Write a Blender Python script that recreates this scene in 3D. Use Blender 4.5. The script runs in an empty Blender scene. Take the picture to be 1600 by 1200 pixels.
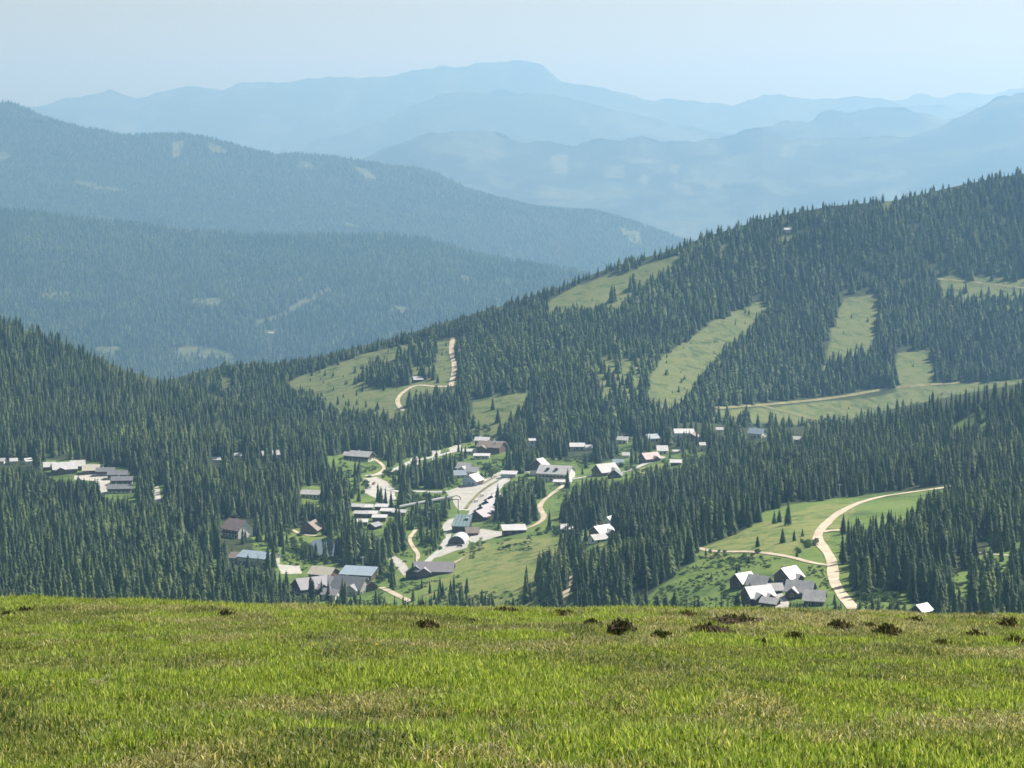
import bpy, bmesh, math, random
import numpy as np
from mathutils import Vector, Matrix
from mathutils.bvhtree import BVHTree

random.seed(7)
RNG = np.random.default_rng(7)
SC = bpy.context.scene
COL = SC.collection
R = math.radians

# ------------------------------------------------------------------ camera, sky, sun, exposure
F = 3465.0          # focal length in photo pixels (1600 wide)
HZ = 165.0          # photo row of the true horizon
cam_d = bpy.data.cameras.new('camera')
cam = bpy.data.objects.new('camera', cam_d)
COL.objects.link(cam)
cam_d.sensor_width = 36.0
cam_d.lens = 36.0 * F / 1600.0
cam_d.shift_y = -(600.0 - HZ) / 1600.0
cam_d.clip_start = 0.3
cam_d.clip_end = 90000.0
cam.rotation_euler = (R(90), 0, 0)
SC.camera = cam

SUN_EL, SUN_AZ = R(47), R(52)          # azimuth: clockwise from the view direction (+Y)
world = bpy.data.worlds.new('World')
SC.world = world
world.use_nodes = True
wn = world.node_tree.nodes
wl = world.node_tree.links
sky = wn.new('ShaderNodeTexSky')
sky.sky_type = 'NISHITA'
sky.sun_disc = False
sky.sun_elevation = SUN_EL
sky.sun_rotation = SUN_AZ
sky.altitude = 1900
sky.air_density = 1.0
sky.dust_density = 2.0
sky.ozone_density = 2.0
bg = wn['Background']
hs = wn.new('ShaderNodeHueSaturation')          # a milky summer sky is less saturated than clear air
hs.inputs['Saturation'].default_value = 0.36
hs.inputs['Hue'].default_value = 0.465
hs.inputs['Value'].default_value = 0.86
wl.new(sky.outputs[0], hs.inputs['Color'])
tint = wn.new('ShaderNodeMix'); tint.data_type = 'RGBA'; tint.blend_type = 'MULTIPLY'; tint.inputs[0].default_value = 1.0
tint.inputs[7].default_value = (0.98, 1.0, 0.90, 1)
wl.new(hs.outputs[0], tint.inputs[6])
wl.new(tint.outputs[2], bg.inputs[0])
bg.inputs[1].default_value = 0.064

sd = bpy.data.lights.new('sun', 'SUN')
sd.energy = 5.0
sd.angle = R(0.5)
sd.color = (1.0, 0.95, 0.86)
sun = bpy.data.objects.new('sun', sd)
COL.objects.link(sun)
sdir = Vector((math.sin(SUN_AZ) * math.cos(SUN_EL), math.cos(SUN_AZ) * math.cos(SUN_EL), math.sin(SUN_EL)))
sun.rotation_euler = sdir.to_track_quat('Z', 'Y').to_euler()
sun.location = sdir * 500

vs = SC.view_settings
vs.view_transform = 'Standard'
vs.look = 'None'
vs.gamma = 1.0
vs.exposure = 0.98
SC.render.engine = 'CYCLES'
cy = SC.cycles
cy.max_bounces = 5
cy.diffuse_bounces = 2
cy.glossy_bounces = 2
cy.transmission_bounces = 2
cy.volume_bounces = 0
cy.transparent_max_bounces = 8
cy.use_denoising = True
cy.use_adaptive_sampling = True
cy.adaptive_threshold = 0.015

HAZE_DENSITY = 8.2e-5
HAZE_COLOR = (0.285, 0.59, 0.97)
HAZE_ABSORB = (0.38, 0.24, 0.3)

# ------------------------------------------------------------------ small helpers
def tag(o, label=None, cat=None, group=None, kind=None):
    if label: o['label'] = label
    if cat: o['category'] = cat
    if group: o['group'] = group
    if kind: o['kind'] = kind
    return o

def empty(name, loc=(0, 0, 0), rz=0.0):
    o = bpy.data.objects.new(name, None)
    COL.objects.link(o)
    o.location = loc
    o.rotation_euler = (0, 0, rz)
    o.empty_display_size = 1.0
    return o

def mesh_obj(name, me, parent=None, link=True):
    o = bpy.data.objects.new(name, me)
    if link: COL.objects.link(o)
    if parent: o.parent = parent
    return o

class MB:
    """collects faces and builds one mesh"""
    def __init__(s): s.v, s.f, s.m = [], [], []
    def add(s, verts, faces, mi=0):
        b = len(s.v)
        s.v.extend([tuple(v) for v in verts])
        s.f.extend([tuple(b + i for i in f) for f in faces])
        s.m.extend([mi] * len(faces))
    def box(s, x0, x1, y0, y1, z0, z1, mi=0):
        s.add([(x0,y0,z0),(x1,y0,z0),(x1,y1,z0),(x0,y1,z0),(x0,y0,z1),(x1,y0,z1),(x1,y1,z1),(x0,y1,z1)],
              [(0,3,2,1),(4,5,6,7),(0,1,5,4),(1,2,6,5),(2,3,7,6),(3,0,4,7)], mi)
    def tube(s, p, q, r0, r1, n=6, mi=0):
        p, q = Vector(p), Vector(q)
        t = (q - p).normalized()
        a = t.orthogonal().normalized(); b = t.cross(a)
        vs_ = []
        for c, r in ((p, r0), (q, r1)):
            for k in range(n):
                an = 2 * math.pi * k / n
                vs_.append(c + a * (r * math.cos(an)) + b * (r * math.sin(an)))
        fs = [(k, (k + 1) % n, n + (k + 1) % n, n + k) for k in range(n)]
        fs += [tuple(range(n - 1, -1, -1)), tuple(range(n, 2 * n))]
        s.add(vs_, fs, mi)
    def mesh(s, name, mats, smooth=False):
        me = bpy.data.meshes.new(name)
        me.from_pydata(s.v, [], s.f)
        for m in mats: me.materials.append(m)
        if len(mats) > 1: me.polygons.foreach_set('material_index', s.m)
        if smooth: me.polygons.foreach_set('use_smooth', [True] * len(me.polygons))
        me.update()
        return me

def np_mesh(name, V, Fq, mats, smooth=True):
    me = bpy.data.meshes.new(name)
    V = np.asarray(V, dtype=np.float32); Fq = np.asarray(Fq, dtype=np.int32)
    n, k = Fq.shape
    me.vertices.add(len(V)); me.vertices.foreach_set('co', V.ravel())
    me.loops.add(n * k); me.loops.foreach_set('vertex_index', Fq.ravel())
    me.polygons.add(n)
    me.polygons.foreach_set('loop_start', np.arange(0, n * k, k, dtype=np.int32))
    me.polygons.foreach_set('use_smooth', np.full(n, smooth))
    for m in mats: me.materials.append(m)
    me.update(calc_edges=True)
    me.validate()
    return me

def _hash(ix, iy, seed):
    h = (ix.astype(np.int64) * 374761393 + iy.astype(np.int64) * 668265263 + seed * 974711) & 0x7fffffff
    h = ((h ^ (h >> 13)) * 1274126177) & 0x7fffffff
    h = h ^ (h >> 16)
    return (h & 0xffff) / 65535.0

def vnoise(x, y, seed=0):
    x = np.asarray(x, float); y = np.asarray(y, float)
    ix = np.floor(x); iy = np.floor(y)
    fx = x - ix; fy = y - iy
    fx = fx * fx * (3 - 2 * fx); fy = fy * fy * (3 - 2 * fy)
    a = _hash(ix, iy, seed); b = _hash(ix + 1, iy, seed); c = _hash(ix, iy + 1, seed); d = _hash(ix + 1, iy + 1, seed)
    return (a + (b - a) * fx) * (1 - fy) + (c + (d - c) * fx) * fy - 0.5

def fbm(x, y, seed=0, octv=4):
    s = 0; a = 1.0; t = 0
    for k in range(octv):
        s = s + a * vnoise(x, y, seed + k * 17); t += a
        x = np.asarray(x) * 2.03 + 11.3; y = np.asarray(y) * 2.03 - 7.1; a *= 0.5
    return s / t

def pip(px, py, poly):
    px = np.asarray(px, float); py = np.asarray(py, float)
    ins = np.zeros(px.shape, bool)
    P = np.asarray(poly, float)
    n = len(P)
    for i in range(n):
        x0, y0 = P[i]; x1, y1 = P[(i + 1) % n]
        if y0 == y1: continue
        c = ((y0 > py) != (y1 > py)) & (px < (x1 - x0) * (py - y0) / (y1 - y0) + x0)
        ins ^= c
    return ins

# ------------------------------------------------------------------ materials
def new_mat(name):
    m = bpy.data.materials.new(name)
    m.use_nodes = True
    nt = m.node_tree
    return m, nt, nt.nodes['Principled BSDF'], nt.nodes, nt.links

def noise_node(nt, coord, scale, detail=4, rough=0.55, dist=0.0):
    n = nt.nodes.new('ShaderNodeTexNoise')
    n.inputs['Scale'].default_value = scale
    n.inputs['Detail'].default_value = detail
    n.inputs['Roughness'].default_value = rough
    n.inputs['Distortion'].default_value = dist
    if coord is not None: nt.links.new(coord, n.inputs['Vector'])
    return n.outputs['Fac']

def ramp(nt, fac, stops):
    r = nt.nodes.new('ShaderNodeValToRGB')
    e = r.color_ramp.elements
    while len(e) < len(stops): e.new(0.5)
    for i, (p, c) in enumerate(stops):
        e[i].position = p
        e[i].color = (*c, 1) if len(c) == 3 else c
    nt.links.new(fac, r.inputs[0])
    return r.outputs[0]

def mixc(nt, fac, a, b, mode='MIX'):
    m = nt.nodes.new('ShaderNodeMix'); m.data_type = 'RGBA'; m.blend_type = mode
    if hasattr(fac, 'links'): nt.links.new(fac, m.inputs[0])
    else: m.inputs[0].default_value = fac
    for s, v in ((m.inputs[6], a), (m.inputs[7], b)):
        if hasattr(v, 'links'): nt.links.new(v, s)
        else: s.default_value = (*v, 1)
    return m.outputs[2]

def mth(nt, op, a, b=None):
    m = nt.nodes.new('ShaderNodeMath'); m.operation = op
    for s, v in ((m.inputs[0], a), (m.inputs[1], b)):
        if v is None: continue
        if hasattr(v, 'links'): nt.links.new(v, s)
        else: s.default_value = v
    return m.outputs[0]

def bump(nt, h, strength, dist=1.0):
    b = nt.nodes.new('ShaderNodeBump')
    b.inputs['Strength'].default_value = strength
    b.inputs['Distance'].default_value = dist
    nt.links.new(h, b.inputs['Height'])
    return b.outputs[0]

def plain(name, c, rough=0.7, var=0.25, scale=0.6, spec=0.3, metal=0.0, bmp=0.0):
    m, nt, p, N, L = new_mat(name)
    tc = N.new('ShaderNodeTexCoord')
    f = noise_node(nt, tc.outputs['Object'], scale, 5)
    dark = tuple(v * (1 - var) for v in c); lite = tuple(min(1, v * (1 + var)) for v in c)
    L.new(ramp(nt, f, [(0.3, dark), (0.7, lite)]), p.inputs['Base Color'])
    p.inputs['Roughness'].default_value = rough
    p.inputs['Specular IOR Level'].default_value = spec
    p.inputs['Metallic'].default_value = metal
    if bmp: L.new(bump(nt, f, bmp), p.inputs['Normal'])
    return m

def streaked(name, c, sx, sy, sz, rough=0.6, var=0.3, spec=0.3):
    """boards or roof sheets: noise stretched along one axis"""
    m, nt, p, N, L = new_mat(name)
    tc = N.new('ShaderNodeTexCoord'); mp = N.new('ShaderNodeMapping')
    L.new(tc.outputs['Object'], mp.inputs[0])
    mp.inputs['Scale'].default_value = (sx, sy, sz)
    f = noise_node(nt, mp.outputs[0], 1.0, 4, 0.6)
    f2 = noise_node(nt, tc.outputs['Object'], 0.25, 4, 0.6)
    mixf = mth(nt, 'ADD', mth(nt, 'MULTIPLY', f, 0.55), mth(nt, 'MULTIPLY', f2, 0.45))
    L.new(ramp(nt, mixf, [(0.32, tuple(v * (1 - var) for v in c)), (0.68, tuple(min(1, v * (1 + var)) for v in c))]), p.inputs['Base Color'])
    p.inputs['Roughness'].default_value = rough
    p.inputs['Specular IOR Level'].default_value = spec
    L.new(bump(nt, f, 0.4, 0.05), p.inputs['Normal'])
    return m

def foliage_mat(name, stops, noise_scale=0.35, trans=0.14, rough=0.75):
    m, nt, p, N, L = new_mat(name)
    oi = N.new('ShaderNodeObjectInfo')
    geo = N.new('ShaderNodeNewGeometry')
    tc = N.new('ShaderNodeTexCoord')
    base = ramp(nt, oi.outputs['Random'], stops)
    f = noise_node(nt, tc.outputs['Object'], noise_scale, 3)
    tint = ramp(nt, f, [(0.3, (0.6, 0.66, 0.62)), (0.7, (1.35, 1.3, 1.2))])
    col = mixc(nt, 1.0, base, tint, 'MULTIPLY')
    reg = noise_node(nt, oi.outputs['Location'], 0.0065, 4, 0.6)
    col = mixc(nt, 1.0, col, ramp(nt, reg, [(0.36, (0.62, 0.70, 0.72)), (0.5, (0.95, 0.97, 0.95)), (0.64, (1.25, 1.22, 1.05))]), 'MULTIPLY')
    L.new(col, p.inputs['Base Color'])
    p.inputs['Roughness'].default_value = rough
    p.inputs['Specular IOR Level'].default_value = 0.25
    tr = N.new('ShaderNodeBsdfTranslucent')
    L.new(mixc(nt, 1.0, col, (1.2, 1.3, 0.6), 'MULTIPLY'), tr.inputs[0])
    ms = N.new('ShaderNodeMixShader'); ms.inputs[0].default_value = trans
    L.new(p.outputs[0], ms.inputs[1]); L.new(tr.outputs[0], ms.inputs[2])
    L.new(ms.outputs[0], N['Material Output'].inputs['Surface'])
    return m

M = {}
M['spruce'] = foliage_mat('spruce_needles', [(0.0, (0.030, 0.052, 0.020)), (0.35, (0.055, 0.090, 0.032)), (0.75, (0.085, 0.130, 0.044)), (1.0, (0.125, 0.165, 0.058))])
M['larch'] = foliage_mat('larch_needles', [(0.0, (0.09, 0.135, 0.04)), (1.0, (0.14, 0.185, 0.06))])
M['bush'] = foliage_mat('bush_leaves', [(0.0, (0.045, 0.085, 0.025)), (0.5, (0.07, 0.12, 0.035)), (1.0, (0.10, 0.15, 0.05))], 0.6, 0.3)
M['bark'] = plain('bark', (0.09, 0.065, 0.05), 0.9, 0.4, 2.0)
M['white_roof'] = streaked('pale_metal_roof', (0.43, 0.43, 0.445), 2.5, 0.2, 0.2, 0.55, 0.2, 0.4)
M['cream_roof'] = streaked('cream_roof', (0.42, 0.39, 0.33), 2.5, 0.2, 0.2, 0.5, 0.15, 0.4)
M['shingle_roof'] = streaked('weathered_shingles', (0.33, 0.33, 0.345), 1.4, 2.2, 2.2, 0.6, 0.32, 0.35)
M['slate_roof'] = streaked('slate_roof', (0.15, 0.155, 0.175), 1.2, 2.0, 2.0, 0.5, 0.25, 0.4)
M['lilac_roof'] = streaked('greyish_lilac_roof', (0.24, 0.225, 0.255), 1.5, 1.5, 1.5, 0.5, 0.2, 0.4)
M['blue_roof'] = streaked('blue_grey_metal_roof', (0.24, 0.30, 0.37), 2.5, 0.2, 0.2, 0.4, 0.2, 0.5)
M['brown_roof'] = streaked('brown_roof', (0.20, 0.165, 0.145), 1.4, 2.0, 2.0, 0.7, 0.3, 0.3)
M['rust_roof'] = streaked('rusty_pink_roof', (0.26, 0.20, 0.205), 1.2, 0.5, 0.5, 0.55, 0.3, 0.4)
M['green_roof'] = streaked('green_grey_glazed_roof', (0.13, 0.19, 0.20), 2.0, 0.3, 0.3, 0.3, 0.25, 0.5)
M['plaster'] = plain('white_plaster', (0.68, 0.67, 0.64), 0.8, 0.12, 0.5)
M['cream_wall'] = plain('cream_plaster', (0.56, 0.52, 0.42), 0.8, 0.12, 0.5)
M['grey_wall'] = plain('grey_concrete', (0.34, 0.34, 0.345), 0.8, 0.18, 0.5)
M['blue_wall'] = plain('pale_blue_wall', (0.38, 0.46, 0.55), 0.7, 0.12, 0.5)
M['wood'] = streaked('dark_timber', (0.085, 0.055, 0.04), 0.3, 0.3, 6.0, 0.75, 0.35)
M['brown_wood'] = streaked('brown_timber', (0.15, 0.095, 0.065), 0.3, 0.3, 6.0, 0.75, 0.3)
M['stone'] = plain('stone_wall', (0.26, 0.25, 0.24), 0.9, 0.35, 1.3, bmp=0.4)
M['glass'] = plain('window_glass', (0.03, 0.04, 0.05), 0.12, 0.1, 0.5, 0.6)
M['frame'] = plain('window_frame', (0.50, 0.47, 0.42), 0.6, 0.1)
M['metal'] = plain('grey_metal', (0.42, 0.43, 0.45), 0.4, 0.12, 0.8, 0.5)
M['white_paint'] = plain('white_paint', (0.75, 0.75, 0.74), 0.45, 0.06)
M['dark_paint'] = plain('dark_paint', (0.05, 0.055, 0.07), 0.35, 0.1, 1.0, 0.5)
M['red_paint'] = plain('red_paint', (0.3, 0.05, 0.04), 0.35, 0.1, 1.0, 0.5)
M['rubber'] = plain('rubber', (0.02, 0.02, 0.02), 0.8, 0.1)
M['gravel'] = plain('gravel_road', (0.43, 0.37, 0.285), 0.95, 0.22, 0.12, 0.15)
M['asphalt'] = plain('pale_asphalt', (0.37, 0.37, 0.37), 0.9, 0.15, 0.08, 0.2)
M['track'] = plain('grassy_track', (0.17, 0.17, 0.085), 0.95, 0.3, 0.1, 0.1)

def terrain_mat(name, forest=((0.022, 0.032, 0.014), (0.045, 0.062, 0.024)), meadow=((0.070, 0.125, 0.028), (0.125, 0.175, 0.042)),
                dry=(0.175, 0.19, 0.065), gravel=(0.39, 0.38, 0.355), s=1.0, bmp=0.5):
    m, nt, p, N, L = new_mat(name)
    tc = N.new('ShaderNodeTexCoord')
    at = N.new('ShaderNodeAttribute'); at.attribute_name = 'cover'
    sep = N.new('ShaderNodeSeparateColor'); L.new(at.outputs['Color'], sep.inputs[0])
    big = noise_node(nt, tc.outputs['Object'], 0.012 * s, 5, 0.6, 0.6)
    mid = noise_node(nt, tc.outputs['Object'], 0.075 * s, 5, 0.65, 0.4)
    fine = noise_node(nt, tc.outputs['Object'], 0.5 * s, 4, 0.7)
    fo = ramp(nt, mid, [(0.35, forest[0]), (0.65, forest[1])])
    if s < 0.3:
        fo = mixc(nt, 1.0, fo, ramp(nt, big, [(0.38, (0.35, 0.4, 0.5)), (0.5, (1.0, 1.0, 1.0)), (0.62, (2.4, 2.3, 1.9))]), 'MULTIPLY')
    g = mth(nt, 'ADD', mth(nt, 'MULTIPLY', big, 0.45), mth(nt, 'ADD', mth(nt, 'MULTIPLY', mid, 0.35), mth(nt, 'MULTIPLY', fine, 0.2)))
    me = ramp(nt, g, [(0.42, tuple(v * 0.72 for v in meadow[0])), (0.5, tuple((a + b) / 2 for a, b in zip(*meadow))), (0.58, meadow[1])])
    dr = mixc(nt, mth(nt, 'MULTIPLY', sep.outputs[1], ramp_f(nt, mid, 0.36, 0.6)), me, dry)
    c = mixc(nt, sep.outputs[0], fo, dr)
    gv = ramp(nt, mth(nt, 'ADD', mth(nt, 'MULTIPLY', mid, 0.6), mth(nt, 'MULTIPLY', fine, 0.4)), [(0.35, tuple(v * 0.78 for v in gravel)), (0.65, tuple(v * 1.12 for v in gravel))])
    gm = ramp_f(nt, mth(nt, 'ADD', sep.outputs[2], mth(nt, 'MULTIPLY', mth(nt, 'SUBTRACT', fine, 0.5), 0.35)), 0.42, 0.58)
    c = mixc(nt, gm, c, gv)
    L.new(c, p.inputs['Base Color'])
    p.inputs['Roughness'].default_value = 0.95
    p.inputs['Specular IOR Level'].default_value = 0.1
    if bmp: L.new(bump(nt, mth(nt, 'ADD', mth(nt, 'MULTIPLY', mid, 2.0), fine), bmp, 1.2 / s), p.inputs['Normal'])
    return m

def ramp_f(nt, v, a, b):
    mr = nt.nodes.new('ShaderNodeMapRange'); mr.interpolation_type = 'SMOOTHSTEP'
    nt.links.new(v, mr.inputs[0])
    mr.inputs[1].default_value = a; mr.inputs[2].default_value = b
    return mr.outputs[0]

M['valley'] = terrain_mat('valley_ground')
M['hill'] = terrain_mat('forested_hill_ground', meadow=((0.060, 0.095, 0.030), (0.115, 0.150, 0.050)), dry=(0.125, 0.145, 0.058))
M['farhill'] = terrain_mat('far_hill_ground', forest=((0.026, 0.036, 0.024), (0.05, 0.062, 0.036)), meadow=((0.06, 0.085, 0.035), (0.10, 0.125, 0.055)), dry=(0.12, 0.13, 0.06), s=0.35)
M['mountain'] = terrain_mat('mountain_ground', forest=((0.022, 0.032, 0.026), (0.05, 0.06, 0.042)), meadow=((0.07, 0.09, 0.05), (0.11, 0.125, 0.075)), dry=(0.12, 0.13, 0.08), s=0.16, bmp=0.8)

# ------------------------------------------------------------------ terrain
def tps(ctrl):
    P = np.array([(c[0] / 400.0, c[1] / 130.0) for c in ctrl]); v = np.log(np.array([c[2] for c in ctrl], float))
    n = len(P)
    def U(r2): return np.where(r2 > 1e-12, 0.5 * r2 * np.log(np.maximum(r2, 1e-12)), 0)
    D = ((P[:, None] - P[None]) ** 2).sum(-1)
    A = np.zeros((n + 3, n + 3)); A[:n, :n] = U(D) + np.eye(n) * 0.02
    A[:n, n] = 1; A[:n, n + 1:] = P; A[n, :n] = 1; A[n + 1:, :n] = P.T
    w = np.linalg.solve(A, np.concatenate([v, np.zeros(3)]))
    def ev(px, py):
        px = np.asarray(px, float); py = np.asarray(py, float)
        x = px.ravel() / 400.0; y = py.ravel() / 130.0
        out = w[n] + w[n + 1] * x + w[n + 2] * y
        for k in range(n):
            out = out + w[k] * U((x - P[k, 0]) ** 2 + (y - P[k, 1]) ** 2)
        return np.exp(out).reshape(px.shape)
    return ev

def line(pts):
    X = [p[0] for p in pts]; Y = [p[1] for p in pts]
    return lambda px: np.interp(px, X, Y)

class Layer: pass
LAYERS = {}

def make_layer(key, name, label, x0, x1, dx, nrow, ytop, ybot, depth, mat, areas, amp=1.5, wl_=60.0, seed=1, back=(0.12, 600), soft=False):
    """a stretch of land seen between a foot line and a ridge line, with its real distances, and its far side behind the ridge"""
    px = np.arange(x0, x1 + dx, dx, dtype=float)
    t = np.linspace(0, 1, nrow)
    yt = ytop(px); yb = ybot(px)
    PX = np.repeat(px[None], nrow, 0)
    PY = yb[None] + (yt - yb)[None] * t[:, None]
    Dm = depth(PX, PY)
    Dm = np.maximum.accumulate(Dm + np.arange(nrow)[:, None] * 0.05, axis=0)
    X = (PX - 800) / F * Dm; Y = Dm; Z = -(PY - HZ) / F * Dm
    Z = Z + amp * fbm(X / wl_, Y / wl_, seed, 4) * np.minimum(1, (1 - t[:, None]) * 12 + 0.25)
    # colour of the cover: R meadow, G dry, B gravel
    C = np.zeros((nrow, len(px), 4), np.float32); C[..., 3] = 1
    jx = fbm(X / (wl_ * 0.35), Y / (wl_ * 0.35), seed + 50, 3) * 9; jy = fbm(X / (wl_ * 0.35), Y / (wl_ * 0.35), seed + 80, 3) * 5
    for ch, poly in areas:
        acc = 0
        k = 0.12 if ch == 2 else 1.0
        for ox, oy in ((-0.8, -0.5), (0.8, 0.5), (0.8, -0.5), (-0.8, 0.5)):
            acc = acc + pip(PX + jx * k + ox, PY + jy * k + oy, poly)
        acc = acc / 4.0
        if ch != 2 and soft:      # grass goes on a little way under the trees in front
            for dy in (5, 10, 15): acc = np.maximum(acc, pip(PX + jx, PY + jy - dy, poly) * 1.0)
        if ch in (0, 1):
            C[..., 0] = np.maximum(C[..., 0], acc)
            if ch == 1: C[..., 1] = np.maximum(C[..., 1], acc)
        else:
            C[..., 2] = np.maximum(C[..., 2], acc)
    # the far side
    nb = 6
    slope, run = back
    bx, by, bz = [], [], []
    rx, ry, rz = X[-1], Y[-1], Z[-1]
    for i in range(1, nb + 1):
        u = i / nb
        yy = ry + run * u
        bx.append(rx / ry * yy); by.append(yy); bz.append(rz - slope * run * (u ** 1.5))
    Xa = np.vstack([X, bx]); Ya = np.vstack([Y, by]); Za = np.vstack([Z, bz])
    Ca = np.concatenate([C, np.repeat(C[-1:] * 0 + np.array([0, 0, 0, 1], np.float32), nb, 0)])
    nr, nc = Xa.shape
    idx = np.arange(nr * nc).reshape(nr, nc)
    Q = np.stack([idx[:-1, :-1], idx[:-1, 1:], idx[1:, 1:], idx[1:, :-1]], -1).reshape(-1, 4)
    l = Layer()
    l.X, l.Y, l.Z, l.PX, l.PY, l.C = X, Y, Z, PX, PY, C
    l.nr, l.nc, l.full = nr, nc, (Xa, Ya, Za)
    l.quads = Q; l.Ca = Ca; l.name = name; l.mat = mat; l.label = label
    LAYERS[key] = l
    return l

def finish_layer(l):
    V = np.stack([a.ravel() for a in l.full], -1)
    me = np_mesh(l.name, V, l.quads, [M[l.mat]])
    ca = me.color_attributes.new('cover', 'FLOAT_COLOR', 'POINT')
    ca.data.foreach_set('color', l.Ca.reshape(-1, 4).ravel())
    o = mesh_obj(l.name, me)
    tag(o, l.label, kind='structure')
    l.bvh = BVHTree.FromPolygons([Vector(v) for v in V], [tuple(q) for q in l.quads])
    l.obj = o

def pix_dir(px, py):
    return Vector(((px - 800) / F, 1.0, -(py - HZ) / F)).normalized()

def hit(px, py, keys=('valley', 'right_hill')):
    best = None; d = pix_dir(px, py)
    for k in keys:
        h = LAYERS[k].bvh.ray_cast(Vector((0, 0, 0)), d)
        if h[0] is not None and (best is None or h[3] < best[1]): best = (h[0], h[3])
    return best[0] if best else None

def ground_z(x, y, keys=('valley', 'right_hill')):
    z = None
    for k in keys:
        h = LAYERS[k].bvh.ray_cast(Vector((x, y, 3000)), Vector((0, 0, -1)))
        if h[0] is not None and (z is None or h[0].z > z): z = h[0].z
    return z

# ---- visible clearings in the valley (photo pixels)
V_VILLAGE = [(505,712),(560,706),(612,722),(640,715),(690,702),(722,690),(742,684),(790,682),(800,692),(812,740),(850,716),(900,716),(935,724),(1000,706),(1040,700),(1112,708),
             (1080,720),(1040,730),(1000,738),(960,748),(905,752),(885,772),(876,795),(872,815),(885,832),(930,826),(956,810),(958,816),(944,850),(915,850),(890,858),(855,880),(838,905),
             (845,945),(640,945),(600,945),(570,930),(575,885),(600,850),(592,825),(545,815),(545,785),(522,745)]
V_POND = [(392,838),(430,828),(500,820),(520,832),(545,838),(540,862),(532,876),(580,886),(590,918),(560,940),(500,940),(470,905),(428,886),(440,872),(404,852)]
V_HOTEL = [(66,719),(130,718),(205,735),(206,778),(160,780),(148,760),(115,750),(90,740)]
V_MEADOW_R = [(985,950),(1040,910),(1088,874),(1088,858),(1110,850),(1160,830),(1182,812),(1198,798),(1240,787),(1330,777),(1420,768),(1490,758),(1492,765),(1446,774),(1428,800),(1400,806),(1370,812),
              (1348,812),(1322,822),(1314,850),(1312,880),(1330,885),(1332,905),(1316,922),(1345,935),(1420,925),(1425,952),(1340,952)]
V_STRIP1 = [(1466,940),(1480,910),(1512,885),(1520,868),(1600,862),(1660,862),(1660,884),(1560,893),(1520,905),(1500,920),(1490,945)]
V_STRIP2 = [(1540,855),(1600,842),(1660,840),(1660,850),(1545,860)]
V_PATCHES = [[(203,752),(216,752),(214,785),(204,786)], [(236,760),(256,757),(258,782),(238,786)], [(284,805),(296,803),(292,818),(286,818)], [(298,812),(318,806),(322,820),(304,822)],
             [(328,876),(342,874),(342,892),(332,892)], [(470,758),(512,762),(515,778),(470,778)], [(424,676),(431,674),(430,695),(425,696)],
             [(878,905),(900,890),(902,902),(892,945),(874,945)], [(966,672),(992,672),(992,694),(966,696)],
             [(430,880),(470,882),(470,898),(430,896)], [(1480,662),(1500,655),(1540,648),(1545,655),(1490,668)]]
V_CLEAR = [V_VILLAGE, V_POND, V_HOTEL, V_MEADOW_R] + V_PATCHES

# right hill
H_CLEAR = [
    [(448,600),(470,588),(520,570),(590,546),(640,536),(700,531),(712,530),(712,600),(690,607),(640,610),(628,640),(560,640),(520,640),(512,625),(500,612)],
    [(735,652),(736,626),(780,618),(832,614),(812,630),(800,648),(780,660),(765,682),(735,685)],
    [(1008,622),(1018,578),(1040,552),(1062,538),(1118,500),(1180,472),(1202,470),(1190,490),(1165,515),(1130,540),(1100,580),(1082,600),(1072,628),(1040,640)],
    [(1284,585),(1298,520),(1318,466),(1372,460),(1368,500),(1362,540),(1352,556),(1338,545),(1320,548),(1300,575)],
    [(1398,592),(1400,552),(1452,546),(1460,560),(1458,600),(1420,610)],
    [(1005,645),(1120,640),(1250,632),(1380,618),(1420,606),(1500,598),(1640,590),(1640,632),(1420,636),(1330,652),(1200,646),(1080,642)],
    [(850,480),(862,468),(900,446),(960,427),(1062,398),(1062,408),(1000,440),(965,480),(920,478)],
    [(1120,385),(1140,376),(1142,381),(1124,390)], [(1222,357),(1240,356),(1240,362),(1224,363)], [(1382,316),(1396,312),(1396,318),(1384,321)],
    [(340,590),(362,588),(362,604),(344,606)],
]
H_SPARSE = [[(1472,430),(1530,432),(1650,438),(1650,478),(1560,470),(1470,476)], [(930,560),(1000,560),(1010,640),(940,640)]]

FH_CLEAR = [[(298,474),(345,470),(347,482),(300,485)], [(60,458),(110,452),(112,462),(62,466)], [(145,548),(190,545),(190,557),(150,559)], [(268,548),(300,542),(345,545),(372,556),(370,564),(330,556),(275,558)],
            [(398,505),(440,490),(490,460),(520,446),(525,452),(500,466),(480,480),(440,498),(405,512)], [(415,518),(432,516),(432,523),(416,524)], [(610,480),(640,486),(640,500),(612,495)], [(715,430),(740,434),(738,446),(716,442)]]
FH2_CLEAR = [[(-20,230),(10,232),(22,242),(0,246),(-20,246)], [(120,278),(160,288),(200,296),(200,300),(150,294),(122,284)], [(268,232),(290,225),(284,250),(270,256)], [(318,228),(352,240),(360,246),(330,246)],
             [(465,254),(485,258),(492,268),(468,264)], [(548,262),(575,270),(592,284),(570,282)], [(140,338),(180,338),(180,343),(142,343)], [(540,346),(562,352),(560,358),(540,354)], [(628,330),(650,338),(648,342),(630,336)],
             [(930,325),(960,330),(962,336),(932,332)], [(965,362),(1000,368),(1005,388),(985,384)], [(1000,350),(1040,360),(1038,365),(1002,356)]]
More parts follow.
